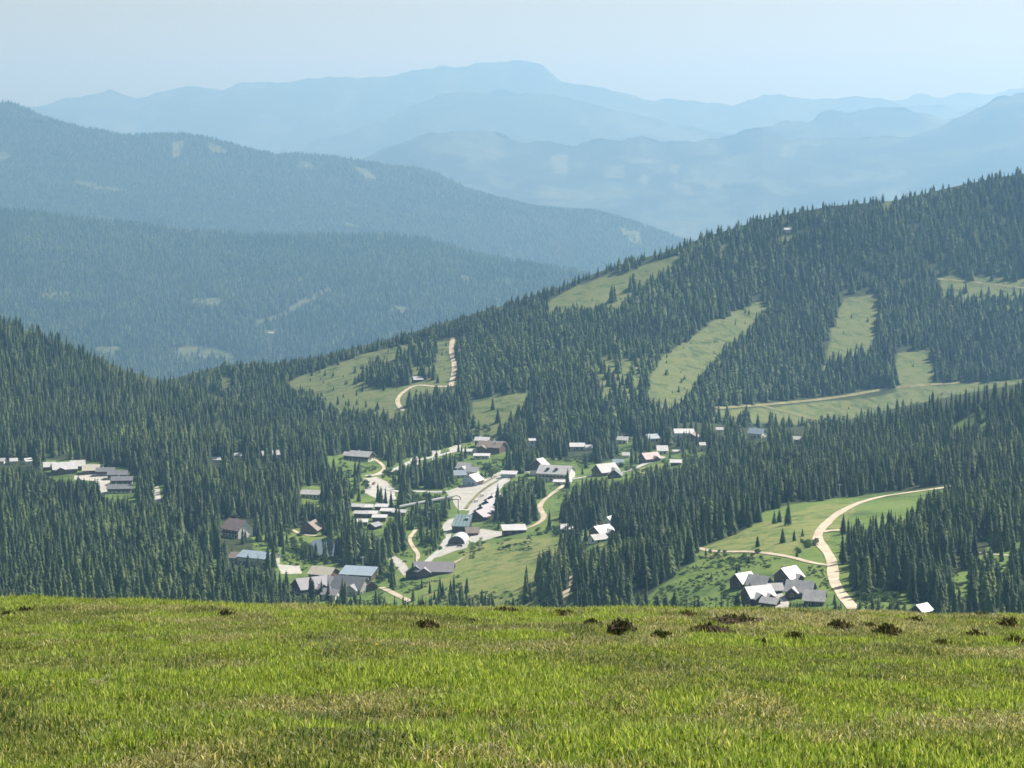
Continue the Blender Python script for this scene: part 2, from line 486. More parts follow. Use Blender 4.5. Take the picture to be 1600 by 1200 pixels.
MT_CLEAR = [[(945,262),(978,260),(975,278),(944,278)], [(1045,258),(1065,258),(1060,272),(1048,270)], [(1050,282),(1080,290),(1085,308),(1055,298)], [(1000,270),(1015,276),(1010,290),(1000,282)],
            [(862,245),(890,240),(888,270),(864,268)], [(1225,225),(1250,222),(1240,244),(1215,244)], [(1080,262),(1095,270),(1100,284),(1085,280)], [(980,252),(1035,252),(1030,258),(985,258)], [(1100,278),(1130,290),(1128,300),(1105,296)]]

# pond plane
POND_POLY = [(482,852),(490,844),(510,841),(533,842),(538,852),(530,866),(512,871),(492,868)]

v_ctrl = [(-250,1000,1200),(0,1000,1240),(0,925,1400),(0,820,1680),(0,720,1990),(0,610,2300),(0,525,2500),(-250,500,2550),(-250,720,2000),
          (200,925,1400),(200,820,1680),(200,720,1970),(200,602,2400),(400,925,1420),(400,820,1680),(350,720,1960),(350,640,2330),
          (550,1000,1260),(550,900,1480),(550,800,1730),(600,690,2130),(700,900,1430),(700,800,1730),(750,720,2000),(800,682,2130),(800,1000,1180),
          (780,870,1470),(900,900,1300),(870,760,1780),(1000,720,1920),(1000,668,2120),(1000,900,1210),(1000,800,1560),(1080,710,1900),(1180,690,1900),
          (1200,1000,960),(1220,930,1060),(1200,830,1260),(1200,760,1560),(1300,830,1230),(1300,680,1880),(1300,760,1530),(1450,765,1430),(1500,900,1100),(1500,690,1700),(1600,615,1760),(1600,800,1300),
          (1600,950,1010),(1850,600,1720),(1850,950,980),(1400,655,1830)]
v_top = line([(-250,440),(0,506),(100,544),(200,588),(320,626),(450,662),(600,690),(700,690),(800,682),(900,676),(1000,668),(1080,670),(1150,688),(1220,690),(1300,682),(1400,655),(1500,632),(1600,612),(1850,575)])
v_bot = line([(-250,1000),(1850,1000)])
areas = [(0, V_VILLAGE), (0, V_POND), (0, V_HOTEL), (0, V_MEADOW_R), (0, V_STRIP1), (0, V_STRIP2)] + [(0, p) for p in V_PATCHES]
areas += [(1, [(690,940),(660,915),(700,885),(740,850),(880,838),(860,870),(835,905),(840,940)]), (1, [(1095,857),(1130,842),(1200,812),(1280,790),(1340,785),(1280,838),(1250,850),(1200,856),(1120,858)]),
          (1, [(880,945),(1000,730),(1080,715),(1000,735)])]
GRAVEL = [
    [(697,768),(720,760),(760,748),(778,738),(792,736),(801,744),(796,752),(784,760),(774,772),(762,782),(742,800),(735,812),(729,808),(734,797),(716,797),(706,780)],   # car park
    [(568,748),(588,745),(604,752),(616,764),(618,778),(612,790),(598,790),(588,778),(570,770)],           # upper car park
    [(690,822),(700,812),(712,808),(706,830),(703,846),(716,850),(734,846),(730,856),(712,860),(690,868),(676,872),(694,850),(697,838)],   # apron of the lift hall
    [(735,838),(752,826),(770,828),(788,830),(788,836),(766,842),(752,846),(756,836),(744,848),(734,846)],
    [(116,742),(146,740),(172,745),(170,764),(158,780),(148,768),(150,752),(116,750)],                    # hotel yard
    [(432,882),(468,884),(472,896),(440,896)],
    [(1200,925),(1216,918),(1232,938),(1236,950),(1204,950)],
    [(614,866),(632,878),(640,892),(632,900),(618,884),(608,874)],
    [(700,700),(722,690),(722,704),(706,708)], [(640,716),(655,712),(655,726),(642,730)], [(674,704),(690,704),(684,718),(676,718)],
    [(1000,726),(1020,712),(1042,714),(1022,722)], [(868,744),(892,740),(894,752),(866,756)],
    [(236,766),(248,758),(252,784),(240,786)],
]
areas += [(2, p) for p in GRAVEL]
vl = make_layer('valley', 'valley', 'broad green valley floor and its wooded sides with a village', -250, 1850, 3.0, 300, v_top, v_bot, tps(v_ctrl), 'valley', areas, 1.6, 70.0, 3, (0.10, 250), soft=True)

h_top_t = [(280,585),(350,565),(450,560),(500,550),(600,525),(650,510),(700,494),(800,464),(870,440),(920,420),(960,405),(1050,379),(1100,359),(1200,328),(1300,310),(1400,301),(1480,282),(1550,267),(1600,259),(1850,240)]
h_top = line([(100,640),(200,620)] + [(x, y + 12) for x, y in h_top_t])
h_bot = line([(100,720),(450,700),(600,700),(700,699),(800,691),(900,685),(1000,678),(1080,678),(1150,705),(1300,705),(1600,690),(1850,680)])
h_ctrl = [(100,700,2500),(300,690,2450),(300,608,2620),(450,700,2220),(450,583,2600),(600,700,2120),(600,620,2330),(600,548,2600),(700,699,2120),(700,517,2640),(700,600,2360),(800,691,2110),(800,487,2680),(900,685,2100),(900,560,2400),(900,452,2720),
          (1000,678,2100),(1050,560,2420),(1050,402,2780),(1080,678,2120),(1200,700,2240),(1200,600,2440),(1200,450,2740),(1200,351,2860),(1400,700,2300),(1400,600,2480),(1400,450,2770),(1400,324,2930),(1600,690,2330),(1600,580,2540),(1600,440,2820),(1600,282,3030),(1850,680,2330),(1850,262,3080)]
h_areas = [(1, p) for p in H_CLEAR] + [(1, p) for p in H_SPARSE]
hl = make_layer('right_hill', 'hill', 'forested hill with pale ski runs rising behind the village', 100, 1850, 4.0, 170, h_top, h_bot, tps(h_ctrl), 'hill', h_areas, 2.5, 110.0, 9, (0.15, 500), soft=True)

f1_t = [(-250,300),(0,318),(100,328),(200,338),(300,350),(420,357),(500,356),(560,358),(620,359),(660,364),(700,377),(740,388),(800,399),(860,407),(920,420),(960,436),(1000,455),(1100,490)]
f1_top = line([(x, y + 11) for x, y in f1_t])
f1_bot = line([(-250,640),(300,640),(600,600),(1100,560)])
f1_ctrl = [(-250,640,6547),(0,620,6704),(300,640,6547),(300,560,7099),(300,460,7730),(300,361,8597),(0,329,8676),(0,480,7572),(-250,311,8676),(600,600,6783),(600,480,7493),(600,370,8440),(800,500,7414),(800,410,8124),(920,431,8045),(1100,560,7256),(1100,500,7809)]
make_layer('mid_hill', 'hill', 'blue-green forested ridge across the valley', -250, 1100, 6.0, 110, f1_top, f1_bot, tps(f1_ctrl), 'farhill', [(1, p) for p in FH_CLEAR], 62.0, 620.0, 21, (0.2, 1200))

f2_t = [(-250,120),(-100,140),(0,156),(20,156),(50,168),(80,180),(130,194),(200,208),(230,206),(280,204),(310,208),(350,218),(400,230),(430,236),(470,236),(520,240),(560,246),(610,254),(660,258),(690,268),(730,288),(780,304),(830,318),(880,324),(930,326),(980,340),(1020,352),(1060,366),(1120,385),(1300,440)]
f2_top = line([(x, y + 6) for x, y in f2_t])
f2_bot = line([(-250,400),(0,400),(500,420),(800,450),(1300,500)])
f2_ctrl = [(-250,400,10725),(-250,126,12806),(0,400,10725),(0,162,12806),(0,280,11685),(300,410,10645),(300,210,12646),(300,300,11605),(600,430,10565),(600,258,12326),(600,340,11365),(800,450,10405),(800,316,12006),(1000,470,10405),(1000,350,11925),(1300,500,10245),(1300,446,11205)]
make_layer('ridge', 'hill', 'long hazy wooded ridge descending from the left', -250, 1300, 6.0, 90, f2_top, f2_bot, tps(f2_ctrl), 'farhill', [(1, p) for p in FH2_CLEAR], 150.0, 1300.0, 33, (0.25, 2500))

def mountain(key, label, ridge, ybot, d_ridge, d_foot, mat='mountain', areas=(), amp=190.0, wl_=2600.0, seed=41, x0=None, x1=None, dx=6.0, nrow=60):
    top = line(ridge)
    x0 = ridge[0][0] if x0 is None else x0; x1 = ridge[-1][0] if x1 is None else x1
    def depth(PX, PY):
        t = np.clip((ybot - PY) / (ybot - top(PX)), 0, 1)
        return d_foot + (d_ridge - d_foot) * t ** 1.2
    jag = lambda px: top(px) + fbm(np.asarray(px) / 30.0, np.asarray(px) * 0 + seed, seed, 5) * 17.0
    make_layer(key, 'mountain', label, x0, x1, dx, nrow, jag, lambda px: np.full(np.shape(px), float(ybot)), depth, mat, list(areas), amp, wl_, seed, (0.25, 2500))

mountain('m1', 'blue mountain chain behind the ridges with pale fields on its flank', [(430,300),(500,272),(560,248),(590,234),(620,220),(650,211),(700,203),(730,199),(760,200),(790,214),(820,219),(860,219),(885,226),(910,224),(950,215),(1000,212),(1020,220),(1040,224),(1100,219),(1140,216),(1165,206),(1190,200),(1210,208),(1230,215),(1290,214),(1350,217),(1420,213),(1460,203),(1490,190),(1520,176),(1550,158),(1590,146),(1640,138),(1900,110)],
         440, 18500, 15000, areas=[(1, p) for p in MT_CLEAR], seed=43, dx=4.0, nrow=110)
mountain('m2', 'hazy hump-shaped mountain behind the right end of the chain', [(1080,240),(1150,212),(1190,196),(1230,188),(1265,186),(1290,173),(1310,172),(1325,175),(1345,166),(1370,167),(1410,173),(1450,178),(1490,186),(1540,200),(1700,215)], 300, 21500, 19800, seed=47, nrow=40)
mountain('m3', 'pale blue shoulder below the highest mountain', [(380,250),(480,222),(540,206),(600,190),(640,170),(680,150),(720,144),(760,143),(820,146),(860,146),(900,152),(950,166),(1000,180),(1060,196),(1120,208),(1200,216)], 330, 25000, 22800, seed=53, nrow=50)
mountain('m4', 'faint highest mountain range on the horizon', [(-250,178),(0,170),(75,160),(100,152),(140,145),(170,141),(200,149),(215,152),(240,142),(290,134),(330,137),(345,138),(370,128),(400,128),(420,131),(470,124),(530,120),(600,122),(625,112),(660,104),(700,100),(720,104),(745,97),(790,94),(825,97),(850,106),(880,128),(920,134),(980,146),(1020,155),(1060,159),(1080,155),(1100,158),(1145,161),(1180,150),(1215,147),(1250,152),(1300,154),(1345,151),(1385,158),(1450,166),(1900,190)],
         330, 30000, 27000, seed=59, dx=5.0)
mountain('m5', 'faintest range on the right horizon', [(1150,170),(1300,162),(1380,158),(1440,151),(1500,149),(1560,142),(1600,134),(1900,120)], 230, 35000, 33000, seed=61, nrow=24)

# the pond is cut into the valley
def plane_pt(px, py, z):
    d = -z * F / (py - HZ)
    return ((px - 800) / F * d, d, z)
_i = np.argmin((vl.PX - 512) ** 2 + (vl.PY - 869) ** 2)
POND_Z = float(vl.Z.ravel()[_i]) - 0.4
pond_xy = [plane_pt(px, py, POND_Z) for px, py in POND_POLY]
cx = sum(p[0] for p in pond_xy) / 8; cyy = sum(p[1] for p in pond_xy) / 8
big = [(cx + (p[0] - cx) * 1.12, cyy + (p[1] - cyy) * 1.12) for p in pond_xy]
Xa, Ya, Za = vl.full
ins = pip(Xa, Ya, big)
Za[ins] = np.minimum(Za[ins], POND_Z - 0.8)
inner = pip(Xa, Ya, [(cx + (p[0] - cx) * 1.9, cyy + (p[1] - cyy) * 1.9) for p in pond_xy]) & ~ins
Za[inner] = np.clip(Za[inner], POND_Z - 0.2, POND_Z + 1.2)
vl.Z[...] = Za[:vl.Z.shape[0]]
for l in LAYERS.values(): finish_layer(l)

pm, nt, p, N, L = new_mat('pond_water')
p.inputs['Base Color'].default_value = (0.012, 0.022, 0.024, 1); p.inputs['Roughness'].default_value = 0.03; p.inputs['Specular IOR Level'].default_value = 0.6
tcn = N.new('ShaderNodeTexCoord'); L.new(bump(nt, noise_node(nt, tcn.outputs['Object'], 0.7, 3), 0.02, 0.1), p.inputs['Normal'])
pond_me = bpy.data.meshes.new('pond')
ring = []
for i in range(8):
    a = pond_xy[i]; b = pond_xy[(i + 1) % 8]
    for k in range(5):
        u = k / 5; q = [a[j] + (b[j] - a[j]) * u for j in range(3)]
        s = 1 + 0.05 * math.sin(i * 3 + k * 2.2)
        ring.append((cx + (q[0] - cx) * s, cyy + (q[1] - cyy) * s, POND_Z))
pond_me.from_pydata(ring, [], [tuple(range(len(ring)))]); pond_me.materials.append(pm)
tag(mesh_obj('pond', pond_me), 'small dark pond mirroring the sky among the trees', kind='structure')

# ------------------------------------------------------------------ the meadow in the foreground
CREST = line([(-400,930),(0,936),(60,933),(100,931),(150,935),(400,944),(600,948),(900,950),(1100,949),(1300,954),(1600,961),(2000,966)])
CORR = lambda px: 0.0
def meadow_z(x, y):
    x = np.asarray(x, float); y = np.asarray(y, float)
    z = meadow_raw(x, y)
    yy = np.maximum(y, 6.0)
    return z - CORR(800 + F * x / yy) * np.maximum(y, 0) / F
def meadow_raw(x, y):
    x = np.asarray(x, float); y = np.asarray(y, float)
    z = -1.7 - 0.192 * y - 0.0165 * x - 0.00098 * np.maximum(0, y - 50) ** 2
    z = z + 0.26 * fbm(x / 3.6, y / 4.5, 5, 3) * np.clip(y / 12, 0.2, 1) + 0.16 * fbm(x / 1.3, y / 1.3, 8, 3) + 0.35 * fbm(x / 16.0, y / 20.0, 3, 2) * np.clip(y / 25, 0, 1)
    return z
_px = np.linspace(-400, 2000, 61)
_d = np.arange(30, 120, 0.5)
_row = np.array([np.min(HZ - F * (meadow_raw((p_ - 800) / F * _d, _d) + 0.12) / _d) for p_ in _px])
_c = CREST(_px) - _row
_c = np.convolve(np.pad(_c, 2, 'edge'), np.ones(5) / 5, 'valid')
CORR = lambda px: np.interp(px, _px, _c)
ys = np.concatenate([np.arange(-30, 12, 1.5), np.arange(12, 45, 0.24), np.arange(45, 95, 0.33), np.arange(95, 161, 3.0)])
us = np.linspace(-1, 1, 290)
Yg = np.repeat(ys[:, None], len(us), 1)
Xg = us[None] * (np.maximum(Yg, 0) * 0.30 + 6.0)
Zg = meadow_z(Xg, Yg)
y2 = np.linspace(175, 1350, 16)
Y2 = np.repeat(y2[:, None], len(us), 1)
X2 = us[None] * (Y2 * 0.30 + 6.0)
e = Zg[-1:]
k2 = np.clip((Y2 - 160) / 700, 0, 1)
Z2 = (1 - k2) * (e - (Y2 - 160) * 0.26) + k2 * (-(1005 - HZ) / F * Y2 * 1.04 - 4)
Xg = np.vstack([Xg, X2]); Yg = np.vstack([Yg, Y2]); Zg = np.vstack([Zg, Z2])
nr, nc = Xg.shape
idx = np.arange(nr * nc).reshape(nr, nc)
Q = np.stack([idx[:-1, :-1], idx[:-1, 1:], idx[1:, 1:], idx[1:, :-1]], -1).reshape(-1, 4)
mm, nt, p, N, L = new_mat('meadow_soil')
tcn = N.new('ShaderNodeTexCoord')
f1 = noise_node(nt, tcn.outputs['Object'], 0.45, 5, 0.6); f2 = noise_node(nt, tcn.outputs['Object'], 5.0, 4, 0.7)
L.new(ramp(nt, mth(nt, 'ADD', mth(nt, 'MULTIPLY', f1, 0.5), mth(nt, 'MULTIPLY', f2, 0.5)), [(0.36, (0.055, 0.065, 0.02)), (0.5, (0.09, 0.105, 0.03)), (0.64, (0.14, 0.135, 0.055))]), p.inputs['Base Color'])
p.inputs['Roughness'].default_value = 0.95; p.inputs['Specular IOR Level'].default_value = 0.1
L.new(bump(nt, f2, 0.6, 0.08), p.inputs['Normal'])
mo = mesh_obj('meadow', np_mesh('meadow', np.stack([Xg.ravel(), Yg.ravel(), Zg.ravel()], -1), Q, [mm]))
tag(mo, 'rough sloping alpine meadow in front of the valley', kind='structure')

# ------------------------------------------------------------------ roads, draped on the land
def smooth_line(pts, step=3.0):
    P = [np.array(p, float) for p in pts]
    P = [2 * P[0] - P[1]] + P + [2 * P[-1] - P[-2]]
    out = []
    for i in range(1, len(P) - 2):
        n = max(2, int(np.linalg.norm(P[i + 1] - P[i]) / step))
        for k in range(n):
            t = k / n
            a, b, c, d = P[i - 1], P[i], P[i + 1], P[i + 2]
            out.append(0.5 * (2 * b + (c - a) * t + (2 * a - 5 * b + 4 * c - d) * t * t + (3 * b - a - 3 * c + d) * t ** 3))
    out.append(P[-2])
    return out

ROAD_PX = []
def road(name, label, pts, width, mat, keys=('valley', 'right_hill'), lift=0.3):
    w3 = []
    for q in smooth_line(pts):
        h = hit(q[0], q[1], keys)
        if h is not None: w3.append(h); ROAD_PX.append((q[0], q[1]))
    # even spacing on the ground
    L_ = [w3[0]]
    for q in w3[1:]:
        n = max(1, int((q - L_[-1]).length / 3.5))
        a = L_[-1]
        for k in range(1, n + 1): L_.append(a.lerp(q, k / n))
    for _ in range(6):
        L_ = [L_[0]] + [(L_[i - 1] + L_[i] * 2 + L_[i + 1]) / 4 for i in range(1, len(L_) - 1)] + [L_[-1]]
    vs_, fs = [], []
    nn = 4
    for i, q in enumerate(L_):
        t = L_[min(i + 1, len(L_) - 1)] - L_[max(i - 1, 0)]
        s = Vector((t.y, -t.x, 0)); s.normalize()
        wd = width * (1 + 0.07 * math.sin(i * 0.37) + 0.05 * math.sin(i * 0.91 + 1))
        zz = []
        for k in range(nn + 1):
            pnt = q + s * (wd * (k / nn - 0.5))
            g = ground_z(pnt.x, pnt.y, keys)
            zz.append((pnt, q.z if g is None else g))
        for pnt, g in zz: vs_.append((pnt.x, pnt.y, g + lift))
        if i:
            b = (i - 1) * (nn + 1); c = i * (nn + 1)
            for k in range(nn): fs.append((b + k, b + k + 1, c + k + 1, c + k))
    me = bpy.data.meshes.new(name); me.from_pydata(vs_, [], fs); me.materials.append(M[mat])
    tag(mesh_obj(name, me), label, kind='structure')

road('gravel_road', 'pale gravel road curving past the chalets up to the wood', [(1334,952),(1316,930),(1303,908),(1301,884),(1296,868),(1282,850),(1277,838),(1286,824),(1308,804),(1338,788),(1375,777),(1420,770),(1492,760)], 5.5, 'gravel')
road('gravel_path', 'narrow gravel path crossing the slope above the chalets', [(1090,857),(1120,862),(1180,863),(1230,870),(1270,880),(1297,884)], 3.2, 'gravel')
road('gravel_path', 'short gravel spur beside the road bend', [(1284,832),(1298,829),(1314,829)], 5.0, 'gravel')
road('forest_track', 'track through the clearing at the right edge', [(1508,862),(1545,866),(1600,870),(1650,872)], 3.0, 'gravel')
road('gravel_path', 'tan path winding down to the shed', [(885,756),(868,768),(852,780),(843,792),(848,802),(850,810),(838,820),(816,828)], 4.2, 'gravel')
road('road', 'pale road leaving the car park to the left', [(706,768),(680,769),(650,768),(618,768),(600,762)], 7.0, 'asphalt')
road('road', 'road climbing through the village behind the trees', [(572,744),(600,740),(622,732),(640,722),(660,718),(690,711),(716,704),(740,706)], 6.0, 'asphalt')
road('road', 'road running from the car park up past the hotel', [(786,745),(805,742),(826,737),(845,744),(868,752),(900,748),(935,742),(975,738),(1010,724)], 5.5, 'asphalt')
road('road', 'lower village road below the lift station', [(735,808),(742,798),(760,782),(776,765),(788,748)], 7.0, 'asphalt')
road('road', 'road dropping from the lift hall to the barn', [(700,842),(690,858),(674,872),(660,886),(648,904)], 5.5, 'asphalt')
road('gravel_path', 'path winding up to the house on the green knoll', [(578,744),(596,738),(600,730),(592,722),(586,718)], 3.2, 'gravel')
road('gravel_road', 'white gravel road climbing between meadow and forest', [(704,604),(707,592),(710,576),(708,560),(705,545),(708,528)], 5.5, 'gravel')
road('gravel_path', 'gravel path bending across the hillside meadow', [(704,604),(680,604),(652,602),(634,610),(622,622),(622,632),(630,642)], 4.5, 'gravel')
road('grassy_track', 'grassy track across the foot of the ski runs', [(1120,638),(1200,632),(1300,622),(1400,606),(1500,598)], 5.5, 'track')
road('grassy_track', 'faint track through the upper clearing', [(1465,436),(1530,442),(1600,450),(1660,452)], 4.0, 'track')
road('grassy_track', 'faint track slanting down the lower ski meadow', [(1190,634),(1230,644),(1275,656)], 4.5, 'track')
road('gravel_path', 'white path running downhill between dark spruces', [(897,898),(890,912),(884,928),(878,946)], 4.6, 'gravel')
road('gravel_path', 'pale path below the roofs at the meadow edge', [(596,918),(616,928),(640,940)], 4.0, 'gravel')
road('stream', 'pale stony stream bed beside the bushes', [(650,828),(640,842),(646,856),(654,868),(648,880)], 3.0, 'gravel')
road('gravel_path', 'pale path by the pond lawn', [(455,828),(475,836),(508,838)], 3.0, 'gravel')
road('gravel_path', 'pale ramp running up the meadow from the barn', [(690,890),(705,882),(724,872)], 2.6, 'gravel')

road('verge', 'narrow brownish grass verge between car park and lower road', [(728,795),(738,782),(752,768),(768,757),(782,749)], 3.0, 'track', lift=0.5)
road('verge', 'second grass verge on the upper side of the car park', [(752,757),(764,751),(776,744)], 2.0, 'track', lift=0.5)
# ------------------------------------------------------------------ trees
def spruce_parts(seed, h=24.0, rad=3.4, whorls=26, nb=9, wide=1.0, larch=False, two=True):
    rnd = random.Random(seed)
    expo = rnd.choice((0.52, 0.62, 0.72, 0.8)) if not larch else 0.5
    gap = (rnd.uniform(0.2, 0.75), rnd.uniform(0, 6.28))
    crown = MB(); trunk = MB()
    trunk.tube((0, 0, -1.0), (0, 0, h * 0.55), 0.30 * h / 24, 0.16 * h / 24, 6)
    trunk.tube((0, 0, h * 0.55), (0, 0, h * 0.97), 0.16 * h / 24, 0.03, 5)
    z0 = h * (0.07 + 0.05 * rnd.random())
    lop = rnd.uniform(0, 6.28)
    for w in range(whorls):
        t = (w + rnd.uniform(-0.3, 0.3)) / whorls
        z = z0 + (h - z0) * max(0, min(0.985, t))
        r = rad * wide * (1 - t) ** expo * (1 - 0.28 * math.exp(-((t - gap[0]) / 0.07) ** 2)) * rnd.uniform(0.8, 1.12) + 0.12
        if t < 0.12: r *= 0.75 + t * 2
        n = max(4, int(nb * (0.55 + 0.5 * (1 - t))))
        a0 = rnd.uniform(0, 6.28)
        for k in range(n):
            if rnd.random() < (0.10 if not larch else 0.2): continue
            a = a0 + 6.283 * k / n + rnd.uniform(-0.3, 0.3)
            rr = r * rnd.uniform(0.66, 1.15) * (1 + 0.12 * math.cos(a - lop))
            ca, sa = math.cos(a), math.sin(a)
            up = rnd.uniform(0.0, 0.15) if not larch else rnd.uniform(0.1, 0.3)
            dr = rnd.uniform(0.6, 1.15) if not larch else rnd.uniform(0.2, 0.7)
            hw = (0.40 + 0.30 * rr) * rnd.uniform(0.75, 1.2) * (0.8 if two else 1.15)
            zi = z + 0.15 * rr; zm = z + up * rr * 0.4 - dr * rr * 0.25; ze = z - dr * rr
            x1, y1, x2, y2 = ca * rr * 0.5, sa * rr * 0.5, ca * rr, sa * rr
            tx, ty = -sa, ca
            sag = 0.30 * hw
            V = [(0, 0, zi), (x1 + tx * hw, y1 + ty * hw, zm - sag), (x1, y1, zm + sag * 0.6), (x1 - tx * hw, y1 - ty * hw, zm - sag), (x2, y2, ze)]
            crown.add(V, [(0, 1, 2), (0, 2, 3), (1, 4, 2), (2, 4, 3)])
    crown.add([(0.12, 0, h * 0.93), (-0.08, 0.1, h * 0.93), (-0.08, -0.1, h * 0.93), (0, 0, h + 0.4)], [(0, 1, 3), (1, 2, 3), (2, 0, 3)])
    # solid inner cone, added so the crown shows clear lit and shaded sides
    n = 7
    zb = z0 + 0.4
    V = [(0.6 * rad * wide * math.cos(6.283 * k / n), 0.6 * rad * wide * math.sin(6.283 * k / n), zb) for k in range(n)] + [(0, 0, h * 0.93)]
    crown.add(V, [(k, (k + 1) % n, n) for k in range(n)])
    return crown, trunk

def joined(name, crown, trunk, mat):
    b = MB()
    b.add(crown.v, crown.f, 0); b.add(trunk.v, trunk.f, 1)
    return b.mesh(name, [M[mat], M['bark']])

hidden = bpy.data.collections.new('near_tree_shapes')
hidden_far = bpy.data.collections.new('far_tree_shapes')
NEAR = []
for i, (rad, wide, larch, hh) in enumerate([(4.4, 1.0, 0, 22.5), (3.9, 1.0, 0, 24), (5.0, 1.0, 0, 21.5), (3.6, 1.0, 0, 23.5), (4.7, 1.0, 0, 20.5), (4.2, 1.05, 0, 22.5), (4.8, 1.0, 1, 19), (4.2, 1.0, 1, 20)]):
    c, t = spruce_parts(100 + i, hh, rad, 21 if not larch else 18, 9, wide, bool(larch))
    mat = 'larch' if larch else 'spruce'
    cm = c.mesh('crown', [M[mat]]); tm = t.mesh('trunk', [M['bark']])
    NEAR.append((cm, tm, hh))
    o = bpy.data.objects.new('tree_shape_%02d' % i, joined('tree_shape', c, t, mat)); hidden.objects.link(o)
FARH = []
for i, (rad, hh, larch) in enumerate([(4.5, 19, 0), (5.0, 18, 0), (4.1, 20, 0), (4.8, 17, 0), (5.2, 17, 1)]):
    c, t = spruce_parts(300 + i, hh, rad, 12, 7, 1.05, bool(larch), two=False)
    o = bpy.data.objects.new('far_tree_shape_%02d' % i, joined('far_tree_shape', c, t, 'larch' if larch else 'spruce')); hidden_far.objects.link(o)
    FARH.append(hh)

def scatter_nodes(name, coll):
    ng = bpy.data.node_groups.new(name, 'GeometryNodeTree')
    ng.interface.new_socket('Geometry', in_out='INPUT', socket_type='NodeSocketGeometry')
    ng.interface.new_socket('Geometry', in_out='OUTPUT', socket_type='NodeSocketGeometry')
    n = ng.nodes; l = ng.links
    gi = n.new('NodeGroupInput'); go = n.new('NodeGroupOutput')
    ci = n.new('GeometryNodeCollectionInfo'); ci.inputs['Collection'].default_value = coll
    ci.inputs['Separate Children'].default_value = True; ci.inputs['Reset Children'].default_value = True
    ip = n.new('GeometryNodeInstanceOnPoints'); ip.inputs['Pick Instance'].default_value = True
    def attr(nm, ty):
        a = n.new('GeometryNodeInputNamedAttribute'); a.data_type = ty; a.inputs['Name'].default_value = nm
        return a.outputs['Attribute']
    l.new(gi.outputs[0], ip.inputs['Points']); l.new(ci.outputs[0], ip.inputs['Instance'])
    l.new(attr('idx', 'INT'), ip.inputs['Instance Index'])
    er = n.new('FunctionNodeEulerToRotation'); l.new(attr('rot', 'FLOAT_VECTOR'), er.inputs[0])
    l.new(er.outputs[0], ip.inputs['Rotation'])
    l.new(attr('scl', 'FLOAT_VECTOR'), ip.inputs['Scale'])
    l.new(ip.outputs[0], go.inputs[0])
    return ng

def scatter(name, label, pts, scl, rot, idx, coll, kind='stuff', parent=None):
    me = bpy.data.meshes.new(name)
    pts = np.asarray(pts, np.float32)
    me.vertices.add(len(pts)); me.vertices.foreach_set('co', pts.ravel())
    a = me.attributes.new('scl', 'FLOAT_VECTOR', 'POINT'); a.data.foreach_set('vector', np.asarray(scl, np.float32).ravel())
    a = me.attributes.new('rot', 'FLOAT_VECTOR', 'POINT'); a.data.foreach_set('vector', np.asarray(rot, np.float32).ravel())
    a = me.attributes.new('idx', 'INT', 'POINT'); a.data.foreach_set('value', np.asarray(idx, np.int32))
    o = mesh_obj(name, me, parent)
    md = o.modifiers.new('scatter', 'NODES'); md.node_group = scatter_nodes(name + '_scatter', coll)
    tag(o, label, kind=kind)
    return o

def sample_layer(l, density, xmin=-70, xmax=1670):
    """random points on the land, even per square metre; returns world xyz and photo pixel of each foot"""
    X, Y, Z, PX, PY = l.X, l.Y, l.Z, l.PX, l.PY
    ax = X[1:, :-1] - X[:-1, :-1]; ay = Y[1:, :-1] - Y[:-1, :-1]; bx = X[:-1, 1:] - X[:-1, :-1]; by = Y[:-1, 1:] - Y[:-1, :-1]
    A = np.abs(ax * by - ay * bx)
    A = np.where((PX[:-1, :-1] > xmin) & (PX[:-1, :-1] < xmax), A, 0).ravel()
    n = RNG.poisson(A.sum() * density)
    cell = np.searchsorted(np.cumsum(A) / A.sum(), RNG.random(n))
    i, j = np.unravel_index(np.minimum(cell, len(A) - 1), (X.shape[0] - 1, X.shape[1] - 1))
    u = RNG.random(n); v = RNG.random(n)
    def bl(G): return (G[i, j] * (1 - u) + G[i, j + 1] * u) * (1 - v) + (G[i + 1, j] * (1 - u) + G[i + 1, j + 1] * u) * v
    return bl(X), bl(Y), bl(Z), bl(PX), bl(PY)

def in_any(px, py, polys):
    r = np.zeros(np.shape(px), bool)
    for P in polys: r |= pip(px, py, P)
    return r

crest = line([(-100,925),(0,925),(100,924),(400,932),(600,938),(900,941),(1100,940),(1300,945),(1600,952),(1700,954)])
BUILD_RECT = []      # filled by the buildings: photo rectangles that stay free of trees

def clear_mask(px, py, tpx, polys, fr=(0.0, 0.3, 0.62)):
    bad = np.zeros(px.shape, bool)
    for f in fr: bad |= in_any(px, py - f * tpx, polys)
    return bad

# ------------------------------------------------------------------ buildings
def proj(v): return (800 + F * v.x / v.y, HZ - F * v.z / v.y)

def _window_mesh():
    b = MB()
    b.box(-0.85, 0.85, -0.07, 0.07, -0.85, 0.85, 0)
    b.box(-0.75, -0.04, -0.10, 0.10, -0.75, 0.75, 1)
    b.box(0.04, 0.75, -0.10, 0.10, -0.75, 0.75, 1)
    return b.mesh('window', [M['frame'], M['glass']])
def _door_mesh():
    b = MB(); b.box(-0.6, 0.6, -0.08, 0.08, 0, 2.2, 0); b.box(-0.45, 0.45, -0.1, 0.1, 0.1, 2.05, 1)
    return b.mesh('door', [M['frame'], M['wood']])
WIN, DOOR = _window_mesh(), _door_mesh()
_ch = MB(); _ch.box(-0.5, 0.5, -0.4, 0.4, -1.2, 1.5, 0); _ch.box(-0.62, 0.62, -0.52, 0.52, 1.5, 1.68, 1)
CHIM = _ch.mesh('chimney', [M['plaster'], M['slate_roof']])

def put(name, me, parent, loc, rz=0.0):
    o = mesh_obj(name, me, parent); o.location = loc; o.rotation_euler = (0, 0, rz); return o

